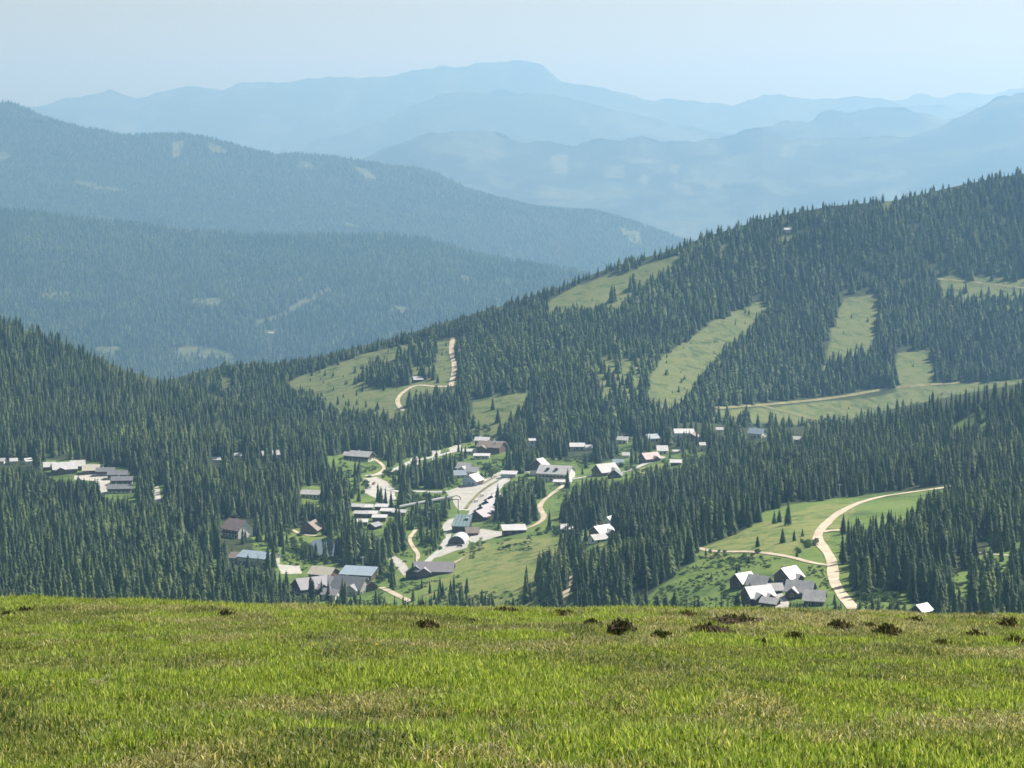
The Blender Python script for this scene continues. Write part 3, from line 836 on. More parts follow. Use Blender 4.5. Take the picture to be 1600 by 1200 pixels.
def building(label, px, py, L, W, hw, pitch, yaw, roof, wall, upper=None, name='chalet', cat='house', over=0.9, chim=1, balcony=False, vis=26, windows=True, group=None,
             keys=('valley', 'right_hill'), flat=False, clearw=1.0, dormers=0, wmax=9, keep_pitch=False, wings=()):
    base = hit(px, py, keys)
    if base is None: return None
    root = empty(name, base, R(yaw))
    tag(root, label, cat, group)
    hl, hwid = L / 2, W / 2
    pitch = (max(13.0, pitch * 1.9) if flat else min(38.0, pitch * 1.35)) if not keep_pitch else pitch
    hw = hw * (0.8 if flat else 0.76)
    W = W * 1.18; L = L * 1.06
    hl, hwid = L / 2, W / 2
    vis = vis * 0.6
    split = 0.45 * hw if upper else hw
    b = MB(); b.box(-hl, hl, -hwid, hwid, -2.0, split)
    if flat:
        if upper:
            b2 = MB(); b2.box(-hl + 0.03, hl - 0.03, -hwid + 0.03, hwid - 0.03, split, hw)
            mesh_obj('upper_storey', b2.mesh('upper_storey', [M[upper]]), root)
        mesh_obj('wall', b.mesh('wall', [M[wall]]), root)
        rise = math.tan(R(pitch)) * W
        rb = MB(); o_ = over
        rb.add([(-hl-o_,-hwid-o_,hw+0.02),(hl+o_,-hwid-o_,hw+0.02),(hl+o_,hwid+o_,hw+0.02+rise),(-hl-o_,hwid+o_,hw+0.02+rise),
                (-hl-o_,-hwid-o_,hw+0.4),(hl+o_,-hwid-o_,hw+0.4),(hl+o_,hwid+o_,hw+0.4+rise),(-hl-o_,hwid+o_,hw+0.4+rise)],
               [(0,3,2,1),(4,5,6,7),(0,1,5,4),(1,2,6,5),(2,3,7,6),(3,0,4,7)])
        rf = mesh_obj('roof', rb.mesh('roof', [M[roof]]), root)
        zr = hw + rise
        if rise > 0.6:
            g = MB(); g.add([(-hl,-hwid,hw),(hl,-hwid,hw),(hl,hwid,hw),(-hl,hwid,hw),(-hl,hwid,hw+rise),(hl,hwid,hw+rise)], [(0,3,4),(1,5,2),(3,2,5,4),(0,1,2,3)])
            mesh_obj('gable', g.mesh('gable', [M[upper or wall]]), root)
    else:
        rise = math.tan(R(pitch)) * hwid
        mesh_obj('wall', b.mesh('wall', [M[wall]]), root)
        u = MB()
        z0, x0 = split, hl - 0.03 if upper else hl
        w0 = hwid - 0.03 if upper else hwid
        if upper:
            u.add([(-x0,-w0,z0),(x0,-w0,z0),(x0,w0,z0),(-x0,w0,z0),(-x0,-w0,hw),(x0,-w0,hw),(x0,w0,hw),(-x0,w0,hw),(-x0,0,hw+rise),(x0,0,hw+rise)],
                  [(0,1,5,4),(2,3,7,6),(3,0,4,8,7),(1,2,6,9,5)])
        else: u.add([(-x0,w0,hw),(-x0,-w0,hw),(-x0,0,hw+rise)], [(0,1,2)])
        mesh_obj('upper_storey' if upper else 'gable', u.mesh('upper_storey', [M[upper or wall]]), root)
        if not upper:
            u = MB(); u.add([(x0,-w0,hw),(x0,w0,hw),(x0,0,hw+rise)], [(0,1,2)]); mesh_obj('gable', u.mesh('gable', [M[wall]]), root)
        rb = MB(); o_ = over
        sx = hl + o_; sy = hwid + o_
        ze = hw - math.tan(R(pitch)) * o_; th = 0.32
        for s in (-1, 1):
            V = [(-sx, 0, hw + rise + 0.02), (sx, 0, hw + rise + 0.02), (sx, s * sy, ze + 0.02), (-sx, s * sy, ze + 0.02)]
            V += [(v[0], v[1], v[2] + th) for v in V]
            rb.add(V, [(4,5,6,7),(3,2,1,0),(2,3,7,6),(1,2,6,5),(3,0,4,7)] if s > 0 else [(7,6,5,4),(0,1,2,3),(6,7,3,2),(5,6,2,1),(7,4,0,3)])
        rf = mesh_obj('roof', rb.mesh('roof', [M[roof]]), root)
        zr = hw + rise
        for c in range(chim):
            cxx = (-0.18 + 0.42 * c) * L
            put('chimney', CHIM, rf, (cxx, 0.14 * W * (1 if c % 2 == 0 else -1), zr - 0.14 * W * math.tan(R(pitch)) + 0.2))
        for c in range(dormers):
            db = MB(); xx = (-0.5 + (c + 0.5) / dormers) * L * 0.55 - 0.06 * L; yy = -0.26 * W
            zz = zr - 0.26 * W * math.tan(R(pitch))
            db.box(xx - 1.1, xx + 1.1, yy - 1.4, yy + 1.5, zz - 1.0, zz + 1.5, 0)
            db.box(xx - 1.4, xx + 1.4, yy - 1.7, yy + 1.7, zz + 1.5, zz + 1.75, 1)
            mesh_obj('dormer', db.mesh('dormer', [M['wood'], M['slate_roof']]), rf)
    for wx, ww, wl, fh in wings:       # a cross gable: place along the ridge, width, how far it stands out, height share
        rs = math.tan(R(pitch)) * ww / 2; wh = hw * fh; zt = wh + rs
        yb, yf = -hwid * 0.02, -hwid - wl
        w_ = MB(); w_.add([(wx-ww/2,yb,-2),(wx+ww/2,yb,-2),(wx+ww/2,yf,-2),(wx-ww/2,yf,-2),(wx-ww/2,yb,wh),(wx+ww/2,yb,wh),(wx+ww/2,yf,wh),(wx-ww/2,yf,wh),(wx,yf,zt),(wx,yb,zt)], [(3,2,6,8,7),(2,1,5,6),(0,3,7,4),(1,0,4,9,5),(0,1,2,3)])
        mesh_obj('wing_wall', w_.mesh('wing_wall', [M[upper or wall]]), root)
        r2 = MB(); o2 = over * 0.8; ze2 = wh - math.tan(R(pitch)) * o2
        for sg in (-1, 1):
            V = [(wx, yb, zt + 0.03), (wx, yf - o2, zt + 0.03), (wx + sg * (ww / 2 + o2), yf - o2, ze2 + 0.03), (wx + sg * (ww / 2 + o2), yb, ze2 + 0.03)]
            V += [(v[0], v[1], v[2] + 0.3) for v in V]
            r2.add(V, [(4,5,6,7),(3,2,1,0),(2,3,7,6),(1,2,6,5),(3,0,4,7)] if sg < 0 else [(7,6,5,4),(0,1,2,3),(6,7,3,2),(5,6,2,1),(7,4,0,3)])
        mesh_obj('wing_roof', r2.mesh('wing_roof', [M[roof]]), root)
        put('window', WIN, root, (wx, yf - 0.03, wh * 0.55))
    # windows on the sides that can be seen
    view = Vector((base.x, base.y, 0)).normalized()
    ca, sa = math.cos(R(yaw)), math.sin(R(yaw))
    nwin = 0; first = True
    for nx, ny, half, ln in ((0, -1, hwid, L), (0, 1, hwid, L), (1, 0, hl, W), (-1, 0, hl, W)):
        wn_ = Vector((nx * ca - ny * sa, nx * sa + ny * ca, 0))
        if wn_.dot(view) > -0.25: continue
        rz = math.atan2(ny, nx) + math.pi / 2
        if first and windows:
            put('door', DOOR, root, (nx * (half + 0.02) + (0 if nx else -L * 0.2), ny * (half + 0.02) + (0 if ny else W * 0.2), 0.0), rz); first = False
        if balcony and (ln == W or L < 12 or True) and nwin == 0:
            bb = MB(); zb = hw * 0.55
            if nx == 0: bb.box(-L * 0.42, L * 0.42, min(ny * half, ny * (half + 1.3)), max(ny * half, ny * (half + 1.3)), zb, zb + 0.18); bb.box(-L * 0.42, L * 0.42, min(ny * (half + 1.2), ny * (half + 1.3)), max(ny * (half + 1.2), ny * (half + 1.3)), zb + 0.18, zb + 1.1)
            else: bb.box(min(nx * half, nx * (half + 1.3)), max(nx * half, nx * (half + 1.3)), -W * 0.42, W * 0.42, zb, zb + 0.18); bb.box(min(nx * (half + 1.2), nx * (half + 1.3)), max(nx * (half + 1.2), nx * (half + 1.3)), -W * 0.42, W * 0.42, zb + 0.18, zb + 1.1)
            mesh_obj('balcony', bb.mesh('balcony', [M['brown_wood']]), root)
        if not windows: continue
        cols = max(1, int((ln - 1.6) / 3.0)); rows = max(1, int(hw / 2.8))
        for rr in range(rows):
            for c in range(cols):
                if nwin >= wmax: break
                p = (c + 0.5) / cols * (ln - 1.6) - (ln - 1.6) / 2
                z = 1.7 + rr * 2.8
                if rr == 0 and ((nx == 0 and abs(p + L * 0.2) < 1.4) or (ny == 0 and abs(p - W * 0.2) < 1.4)): continue
                put('window', WIN, root, (nx * (half + 0.03) if nx else p, ny * (half + 0.03) if ny else p, z), rz)
                nwin += 1
    # the part of the photograph that has to stay free of trees
    xs, zs = [], []
    for sx in (-hl, hl):
        for sy in (-hwid, hwid):
            for z in (0, hw, zr if abs(sy) else zr):
                q = base + Vector((sx * ca - sy * sa, sx * sa + sy * ca, z)); a = proj(q); xs.append(a[0]); zs.append(a[1])
    cxm = (min(xs) + max(xs)) / 2; hwm = (max(xs) - min(xs)) / 2 * clearw
    BUILD_RECT.append((cxm - hwm - 3, cxm + hwm + 3, min(zs) - 1, max(zs) + vis))
    return root

B = building
# left hotel among the trees
B('big pale-roofed lodge with brown gable, largest of the hotel roofs in the left forest', 100, 738, 19, 15, 5.5, 20, 18, 'white_roof', 'brown_wood', name='hotel_lodge', cat='hotel', vis=14, wings=[(-4.0, 8.0, 2.0, 0.9)])
B('small pale-roofed annex at the far left end of the forest hotel', 77, 733, 9, 10, 4, 20, 15, 'white_roof', 'brown_wood', vis=12)
B('narrow pale-roofed wing behind the big lodge of the forest hotel', 121, 733, 11, 11, 5, 22, 15, 'white_roof', 'brown_wood', vis=10, chim=0)
B('cream-roofed lodge with brown wall between pale and slate roofs', 142, 739, 13, 11, 4.5, 22, 12, 'cream_roof', 'brown_wood', vis=8)
for i, (x, y, l) in enumerate([(165, 742, 14), (184, 747, 15), (191, 756, 16), (187, 769, 18)]):
    B(['slate-roofed row house next to the cream-roofed lodge, topmost of the row', 'second slate-roofed row house from the top beside the hotel yard',
       'third slate-roofed row house from the top beside the hotel yard', 'lowest slate-roofed row house, with a white base wall'][i], x, y, l, 9, 5, 18, 4, 'slate_roof', 'plaster' if i == 3 else 'grey_wall', 'wood',
      name='row_house', vis=6 if i < 3 else 14, chim=1, group='slate-roofed row houses of the forest hotel')
for i, x in enumerate((2, 21, 43)):
    B(['tiny white house at the left picture edge in the forest', 'tiny white house between two others left of the forest hotel', 'tiny white house nearest to the forest hotel'][i], x, 724, 5.5, 5, 3.5, 24, 20 * i, 'white_roof', 'plaster', name='hut', cat='hut', vis=10, windows=False, chim=0, group='tiny white houses left of the forest hotel')
B('pale hut half hidden in the forest right of the hotel', 338, 722, 6, 5, 3.5, 22, 10, 'white_roof', 'plaster', name='hut', cat='hut', vis=8, windows=False, chim=0)
B('small white hut left of the pale grey house in the forest', 372, 715, 5, 5, 3, 22, 0, 'white_roof', 'plaster', name='hut', cat='hut', vis=8, windows=False, chim=0)
B('pale grey house with white front in the forest above the pond', 422, 716, 14, 9, 5, 22, 20, 'shingle_roof', 'plaster', vis=8)
# around the pond
B('tall house with big faded pinkish roof and white gable left of the pond', 371, 838, 16, 13, 8.5, 36, -38, 'rust_roof', 'plaster', 'plaster', vis=22, balcony=True)
B('long pale hall with blue-grey roof and white end wall below the pinkish-roofed house', 404, 880, 22, 15, 7, 13, -25, 'blue_roof', 'plaster', name='hall', cat='building', vis=6, chim=0)
B('brown-roofed shed joined to the blue-grey hall', 375, 877, 11, 9, 4.5, 20, -15, 'brown_roof', 'grey_wall', name='shed', cat='shed', vis=6, chim=0, windows=False)
B('faded brown house standing on the lawn above the pond', 487, 833, 13, 11, 5, 32, 75, 'brown_roof', 'brown_wood', vis=20)
B('grey-roofed house with bright white front among spruces above the pond', 489, 777, 16, 10, 4.5, 16, -12, 'shingle_roof', 'plaster', vis=10)
# roofs at the lower edge behind the meadow
B('cream-roofed house with balcony above the grey roofs at the meadow edge', 506, 905, 15, 12, 6.0, 20, -24, 'cream_roof', 'plaster', 'brown_wood', vis=6, balcony=True)
B('long low building with slate-blue roof right of the cream-roofed house', 560, 906, 20, 11, 5.5, 6, -14, 'blue_roof', 'wood', name='long_building', cat='building', vis=8, flat=True, chim=0)
B('wide grey-roofed house with dark gable below the cream-roofed house', 486, 925, 19, 14, 5.5, 24, 28, 'lilac_roof', 'plaster', 'wood', vis=4, wings=[(4.0, 8.0, 3.0, 0.9)])
B('pale grey roof of the middle house behind the meadow crest', 517, 923, 15, 12, 5.5, 26, -30, 'shingle_roof', 'plaster', vis=4, wings=[(-3.0, 7.0, 2.5, 0.9)])
B('dark grey-roofed house behind the meadow crest right of the pale grey roof', 548, 926, 19, 14, 6, 26, -20, 'slate_roof', 'grey_wall', vis=4, wings=[(4.5, 8.0, 2.5, 0.9)])
B('small brown-gabled house at the right end of the crest roofs', 574, 922, 10, 8, 4, 26, -62, 'brown_roof', 'brown_wood', vis=4)
B('pale house front showing below the middle grey roof at the meadow edge', 518, 936, 9, 8, 5, 22, -20, 'lilac_roof', 'plaster', vis=4)
# flat-roofed huts beside the upper car park
HG = 'low white-roofed huts beside the upper car park'
hut_lab = ['back left hut of the low white-roofed group', 'hut in the middle of the back row of low roofs', 'right hut of the back row of low roofs', 'left hut of the second row of low roofs',
           'second hut in the second row of low roofs', 'third hut in the second row of low roofs', 'rightmost hut of the low roofs by the bridge', 'front hut among the low white roofs', 'left front hut with a bright roof']
for i, (x, y) in enumerate([(559, 797), (574, 798), (596, 797), (564, 808), (580, 808), (606, 804), (624, 806), (593, 814), (565, 821)]):
    B(hut_lab[i], x, y, [9, 7.5, 8.5, 9.5, 8, 10, 9, 9.5, 8][i], 4.6, 3.6, 5, [-6, 4, -10, -8, -5, -9, -8, -4, -2][i], 'white_roof' if i % 3 else 'shingle_roof', 'brown_wood', name='hut', cat='hut', vis=5, flat=True, chim=0, windows=(i > 2), wmax=3, group=HG)
B('dark shed in front of the low white-roofed huts', 585, 826, 9, 6, 3.5, 20, 60, 'slate_roof', 'wood', name='shed', cat='shed', vis=5, chim=0, windows=False)
# knoll
B('grey-roofed chalet with balcony on the green knoll', 565, 719, 19, 12, 6, 20, -22, 'shingle_roof', 'plaster', 'wood', vis=4, balcony=True)
B('low annex at the left side of the chalet on the green knoll', 546, 716, 8, 8, 4.5, 20, -10, 'shingle_roof', 'wood', vis=4, chim=0, wmax=3)
# village centre
B('dark brown inn with pale upper roofs at the head of the village', 768, 707, 22, 14, 8, 20, -24, 'brown_roof', 'brown_wood', name='inn', cat='inn', vis=3, balcony=True, chim=2, wings=[(-5.0, 8.0, 2.5, 0.85)])
B('pale-roofed wing standing highest behind the dark brown inn', 754, 697, 12, 9, 8, 18, -10, 'white_roof', 'brown_wood', vis=3, chim=1)
B('pale-roofed wing at the right back of the dark brown inn', 776, 701, 14, 8, 6.5, 15, -22, 'white_roof', 'wood', vis=3, chim=1)
B('bright white flat roof left of the dark brown inn', 734, 709, 12, 9, 4, 10, 0, 'white_roof', 'plaster', vis=3, chim=0, wmax=4)
B('bright white flat roof in front of the dark brown inn', 753, 716, 13, 9, 4, 10, -3, 'white_roof', 'plaster', vis=3, chim=0, wmax=4)
B('bluish white-roofed house at the back of the houses left of the car park', 727, 737, 12, 9, 5, 26, -35, 'white_roof', 'plaster', vis=4, wings=[(2.0, 6.0, 2.0, 0.9)])
B('small pale house right of the bluish roofs by the car park', 739, 742, 10, 8, 5, 24, -20, 'shingle_roof', 'plaster', vis=4)
B('pale house with light blue walls and white gable at the car park', 739, 757, 12, 11, 5.5, 26, 62, 'white_roof', 'blue_wall', vis=4, balcony=True)
B('house with blue-grey roof hidden behind bushes left of the blue-walled house', 718, 746, 9, 8, 4, 24, 10, 'blue_roof', 'plaster', vis=4)
B('low garage with pale blue-white roof at the top of the car park', 795, 745, 12, 6, 3.2, 4, -8, 'white_roof', 'blue_wall', name='garage', cat='garage', vis=3, flat=True, chim=0, windows=False)
B('big hotel with large pale roof, two dark dormers and white walls', 869, 749, 25, 20, 8.5, 17, -16, 'shingle_roof', 'plaster', name='hotel', cat='hotel', vis=3, dormers=2, chim=0, balcony=True, wmax=16)
B('steep-roofed tower house joined to the left of the big hotel', 843, 741, 9, 11, 11, 38, 58, 'shingle_roof', 'plaster', 'wood', vis=3, wmax=8)
B('low white terrace building in front of the big hotel', 879, 757, 13, 4, 2.6, 6, -8, 'white_roof', 'plaster', name='terrace_building', cat='building', vis=3, flat=True, chim=0, wmax=4)
B('bright white building standing in the forest behind the hotel', 831, 699, 5, 5, 9, 18, 10, 'white_roof', 'plaster', vis=4, chim=0, wmax=6)
# terraced gables below the parking
for i, (x, y) in enumerate([(750, 812), (758, 804), (766, 795), (774, 787)]):
    B(['front house of the row of lilac-grey gables, nearest to the lift hall', 'second house of the row of lilac-grey gables', 'third house of the row of lilac-grey gables', 'rear house of the row of lilac-grey gables below the car park'][i],
      x, y, 13, 11, 4.5, 24, 66, 'lilac_roof', 'brown_wood', 'wood', name='row_house', vis=5, group='row of lilac-grey gabled houses below the car park', balcony=(i == 0))
B('small brown house right of the vaulted hall', 737, 836, 8, 7, 3.5, 26, 10, 'brown_roof', 'wood', vis=4, chim=0, wmax=3)
B('dark shed with flat white roof on the tan path', 803, 834, 15, 8, 4, 4, 8, 'white_roof', 'wood', name='shed', cat='shed', vis=4, flat=True, chim=0, wmax=2)
B('small shed with bright white roof at the edge of the right wood', 886, 831, 7, 5, 2.6, 12, 0, 'white_roof', 'wood', name='shed', cat='shed', vis=8, flat=True, chim=0, windows=False)
B('pale-roofed chalet tucked against the wood above the central meadow', 940, 838, 12, 9, 5, 24, 40, 'white_roof', 'brown_wood', vis=16, balcony=True, wings=[(2.0, 6.0, 2.0, 0.9)])
B('white-walled front house below the chalet tucked against the wood', 934, 847, 9, 7, 3.5, 22, 30, 'shingle_roof', 'plaster', vis=12, chim=0)
B('small pale gable peeping out of the wood above the tucked-in chalet', 952, 822, 6, 6, 5, 30, 60, 'white_roof', 'plaster', vis=14, chim=0)
B('old brown barn with shingle roof at the left end of the central meadow', 678, 897, 24, 12, 4.5, 24, -4, 'lilac_roof', 'brown_wood', name='barn', cat='barn', vis=3, chim=0, wmax=4, wings=[(-5.5, 8.0, 2.0, 0.85)])
B('dark weathered stable joined to the left of the old barn', 652, 901, 10, 11, 5, 24, 80, 'slate_roof', 'wood', name='stable', cat='barn', vis=3, chim=0, windows=False)
# upper right houses
B('brown gabled farmhouse by the road right of the hotel', 946, 742, 17, 12, 5, 32, 35, 'shingle_roof', 'brown_wood', 'wood', vis=6, balcony=True, wings=[(3.5, 7.5, 2.0, 0.9)])
B('small dark gabled house right below the brown farmhouse', 961, 746, 9, 9, 3.5, 34, 80, 'slate_roof', 'wood', vis=5)
B('white house left of the brown gabled farmhouse', 932, 741, 6, 5, 4, 24, 20, 'white_roof', 'plaster', vis=5, chim=0)
B('small white house behind the brown gabled farmhouse', 966, 728, 8, 6, 4.5, 24, 0, 'blue_roof', 'plaster', vis=5, chim=0)
B('pinkish-roofed house on the rise above the right wood', 1015, 721, 14, 10, 4.5, 26, 30, 'rust_roof', 'brown_wood', vis=6, wings=[(2.0, 6.5, 2.0, 0.85)])
B('bright white-roofed house right above the pinkish-roofed house', 1035, 709, 8, 6, 3.5, 14, 0, 'white_roof', 'plaster', vis=6, chim=0, flat=True)
B('tiny white-roofed hut at the top of the small upper meadow', 1057, 708, 5, 4, 2.5, 14, 0, 'white_roof', 'plaster', name='hut', cat='hut', vis=6, chim=0, windows=False)
B('dark shed with white roof standing on the small upper meadow', 1056, 727, 8, 5, 3, 8, -4, 'white_roof', 'wood', name='shed', cat='shed', vis=6, flat=True, chim=0, windows=False)
B('large pale guesthouse with flat white roofs at the forest foot', 1069, 685, 16, 9, 6.5, 6, 0, 'white_roof', 'plaster', name='guesthouse', cat='hotel', vis=10, flat=True, chim=0, wmax=10)
B('brownish wing right of the pale guesthouse', 1082, 688, 9, 9, 5, 20, 70, 'brown_roof', 'brown_wood', vis=8, chim=0)
B('narrow tall pale house right of the guesthouse', 1097, 704, 4, 4, 7, 26, 10, 'white_roof', 'cream_wall', vis=10, chim=0, wmax=4)
B('white house below the bright clearing behind the farmhouse', 974, 692, 9, 7, 4.5, 22, -20, 'white_roof', 'plaster', vis=8)
B('pale blue-roofed house among spruces beside the bright clearing', 1018, 690, 10, 8, 5, 24, 20, 'blue_roof', 'plaster', vis=6)
B('long white building half hidden in the wood right of the hotel', 902, 703, 12, 6, 4, 10, 0, 'white_roof', 'plaster', vis=9, flat=True, chim=0, wmax=4)
B('small white building beside the long white one in the wood', 920, 703, 5, 5, 4, 20, 0, 'white_roof', 'plaster', vis=9, chim=0, windows=False)
B('tiny white house between the farmhouse and the pale guesthouse', 978, 715, 5, 5, 3.5, 22, 0, 'white_roof', 'plaster', name='hut', cat='hut', vis=8, chim=0, windows=False)
B('blue-grey house with pale roof alone in the right forest', 1183, 684, 12, 9, 6, 24, -30, 'blue_roof', 'plaster', vis=9)
B('small pale-roofed house in the right forest, rightmost of the village', 1243, 691, 9, 6, 4, 20, -25, 'white_roof', 'plaster', vis=8, chim=0)
B('tiny pale hut in the forest left of the lone blue-grey house', 1124, 675, 5, 4, 3.5, 22, 0, 'white_roof', 'plaster', name='hut', cat='hut', vis=8, chim=0, windows=False)
# chalets below the forest road
B('left chalet with shingle roof in the cluster below the forest road', 1161, 916, 8.5, 8, 3.8, 32, 36, 'white_roof', 'wood', vis=10, balcony=True)
B('shingle-roofed chalet behind the front chalet of the left pair', 1186, 921, 9, 8, 4.0, 30, -30, 'shingle_roof', 'wood', vis=4)
B('large front chalet with pale cross-gabled roof in the left pair', 1184, 939, 12, 8.5, 4.2, 30, 24, 'white_roof', 'wood', vis=4, balcony=True, wings=[(-2.6, 5.0, 2.2, 0.9), (3.2, 4.2, 1.4, 0.8)])
B('uppermost chalet with steep pale roof and dark timber walls', 1232, 911, 9, 9, 4.8, 36, 42, 'white_roof', 'wood', vis=4, balcony=True, wings=[(1.0, 4.8, 1.4, 0.85)])
B('shingle-roofed chalet beside the gravel road bend, above the slate-roofed one', 1251, 931, 11.5, 8.5, 4.2, 30, -22, 'shingle_roof', 'wood', vis=3, wings=[(-2.4, 5.0, 2.0, 0.9)])
B('slate-roofed chalet at the right end of the cluster beside the road', 1273, 944, 8.5, 8, 3.8, 27, -14, 'shingle_roof', 'wood', vis=4)
B('pale roof of a hut just showing above the meadow crest', 1440, 960, 6, 5.5, 3, 26, 40, 'white_roof', 'wood', name='hut', cat='hut', vis=4, chim=0, windows=False)
B('small shingle hut between the left pair and the uppermost chalet', 1210, 926, 6, 5, 2.8, 28, 10, 'shingle_roof', 'wood', name='hut', cat='hut', vis=3, chim=0, windows=False)
B('low shed roof at the left foot of the front chalet', 1204, 946, 7, 5, 2.5, 22, -30, 'shingle_roof', 'wood', name='shed', cat='shed', vis=3, chim=0, windows=False)
# out in the hills
B('dark hay hut under a clump of spruces on the hillside meadow', 652, 596, 9, 7, 3.5, 24, 20, 'shingle_roof', 'wood', name='hay_hut', cat='hut', vis=8, chim=0, windows=False)
B('tiny white building high in the forest of the right hill', 1231, 362, 7, 5, 3, 10, 0, 'shingle_roof', 'grey_wall', name='hut', cat='hut', vis=8, flat=True, chim=0, windows=False)
B('tiny white building in the forest of the ridge across the valley', 423, 522, 15, 8, 4, 8, 0, 'shingle_roof', 'grey_wall', name='farmhouse', cat='house', vis=6, flat=True, chim=0, windows=False, keys=('mid_hill',))

# lift valley station, vaulted hall, cable loop, conveyor, masts
def lift_station():
    b = hit(722, 828); root = empty('lift_station', b, R(-8))
    tag(root, 'glazed blue-grey valley station of the lift above the vaulted hall', 'lift station')
    w = MB(); w.box(-6, 6, -9, 9, -1.5, 4.5); mesh_obj('wall', w.mesh('wall', [M['dark_paint']]), root)
    for nm, y0, y1, z0, z1 in (('roof', -9.8, -1, 4.2, 6.6), ('roof', -0.9, 9.8, 5.8, 9.4)):
        r_ = MB()
        for s in (0,):
            r_.add([(-6.8,y0,z0),(6.8,y0,z0),(6.2,y1,z1),(-6.2,y1,z1),(-6.8,y0,z0+0.3),(6.8,y0,z0+0.3),(6.2,y1,z1+0.3),(-6.2,y1,z1+0.3)], [(0,3,2,1),(4,5,6,7),(0,1,5,4),(1,2,6,5),(2,3,7,6),(3,0,4,7)])
        ro = mesh_obj(nm, r_.mesh(nm, [M['green_roof']]), root)
        for k in range(5):
            xb = -5.6 + 2.8 * k; q = MB(); q.tube((xb, y0 + 0.1, z0 + 0.35), (xb * 0.93, y1 - 0.1, z1 + 0.35), 0.10, 0.10, 4)
            mesh_obj('roof_bar', q.mesh('roof_bar', [M['metal']]), ro)
    fr = MB(); fr.add([(-5.9,9,4.5),(5.9,9,4.5),(5.9,9,9.2),(-5.9,9,9.2)], [(0,3,2,1)]); fr.box(-5.9, 5.9, -8.9, 8.9, 4.5, 4.7)
    mesh_obj('gable', fr.mesh('gable', [M['dark_paint']]), root)
    put('skylight', (lambda q: (q.box(-1.3, 1.3, -1.6, 1.6, 0, 0.8), q.mesh('skylight', [M['blue_roof']]))[1])(MB()), root, (3.2, 3.5, 7.7))
    BUILD_RECT.append((704, 740, 790, 842))
    # vaulted hall
    b = hit(717, 848); root = empty('vaulted_hall', b, R(78))
    tag(root, 'barrel-vaulted metal hall with dark round-arched front', 'hall')
    n = 14; r0 = 6.3
    V, Fc = [], []
    for xx in (-8, 8):
        for rr in (r0, r0 - 0.3):
            for k in range(n + 1):
                a = math.pi * k / n
                V.append((xx, rr * math.cos(a), rr * 0.95 * math.sin(a) + 0.3))
    m_ = n + 1
    for k in range(n):
        Fc += [(k, k + 1, 2 * m_ + k + 1, 2 * m_ + k), (m_ + k + 1, m_ + k, 3 * m_ + k, 3 * m_ + k + 1), (k, m_ + k, m_ + k + 1, k + 1), (2 * m_ + k, 2 * m_ + k + 1, 3 * m_ + k + 1, 3 * m_ + k)]
    v = MB(); v.add(V, Fc); mesh_obj('roof', v.mesh('roof', [M['metal']]), root)
    for xx in (-7.7, 7.7):
        f_ = MB(); pts = [(xx, 5.9 * math.cos(math.pi * k / n), 5.9 * 0.95 * math.sin(math.pi * k / n) + 0.25) for k in range(n + 1)] + [(xx, -5.9, -1.5), (xx, 5.9, -1.5)]
        f_.add(pts, [tuple(range(len(pts)))]); mesh_obj('end_wall', f_.mesh('end_wall', [M['dark_paint']]), root)
    bs = MB(); bs.box(-7.9, 7.9, -6.2, 6.2, -2, 0.35); mesh_obj('base', bs.mesh('base', [M['grey_wall']]), root)
    put('gate', (lambda q: (q.box(-0.08, 0.08, -2.2, 2.2, 0.3, 4.0), q.mesh('gate', [M['wood']]))[1])(MB()), root, (-7.85, 0, 0))
    BUILD_RECT.append((700, 735, 822, 858))
lift_station()

def mast(name, label, cat, px, py, h, r, mat, loop=False):
    b = hit(px, py); root = empty(name, b); tag(root, label, cat)
    q = MB(); q.tube((0, 0, -1), (0, 0, h), r, r * 0.7, 8); mesh_obj('pole', q.mesh('pole', [M[mat]]), root)
    if loop:
        q = MB(); P = [(3.4 * math.cos(a) - 1.5, 0, h + 0.4 + 2.2 * math.sin(a)) for a in np.linspace(-0.4, 3.9, 14)]
        for i in range(len(P) - 1): q.tube(P[i], P[i + 1], 0.32, 0.32, 6)
        mesh_obj('wheel_arc', q.mesh('wheel_arc', [M['dark_paint']]), root)
        q = MB(); q.box(-6.5, 0.5, -0.4, 0.4, h - 0.5, h); mesh_obj('cross_arm', q.mesh('cross_arm', [M['dark_paint']]), root)
    else:
        q = MB(); q.box(-1.6, 1.6, -0.15, 0.15, h - 1.0, h - 0.75); mesh_obj('cross_arm', q.mesh('cross_arm', [M[mat]]), root)
    return root
mast('lift_mast', 'dark lift mast with curved wheel arc above the valley station', 'lift mast', 716, 802, 11, 0.35, 'dark_paint', True)
mast('flag_pole', 'thin white pole rising behind the slate-blue roof', 'pole', 567, 899, 13, 0.25, 'white_paint')
mast('lift_mast', 'white lift mast standing in front of the right wood above the meadow', 'lift mast', 1312, 777, 9, 0.28, 'white_paint')

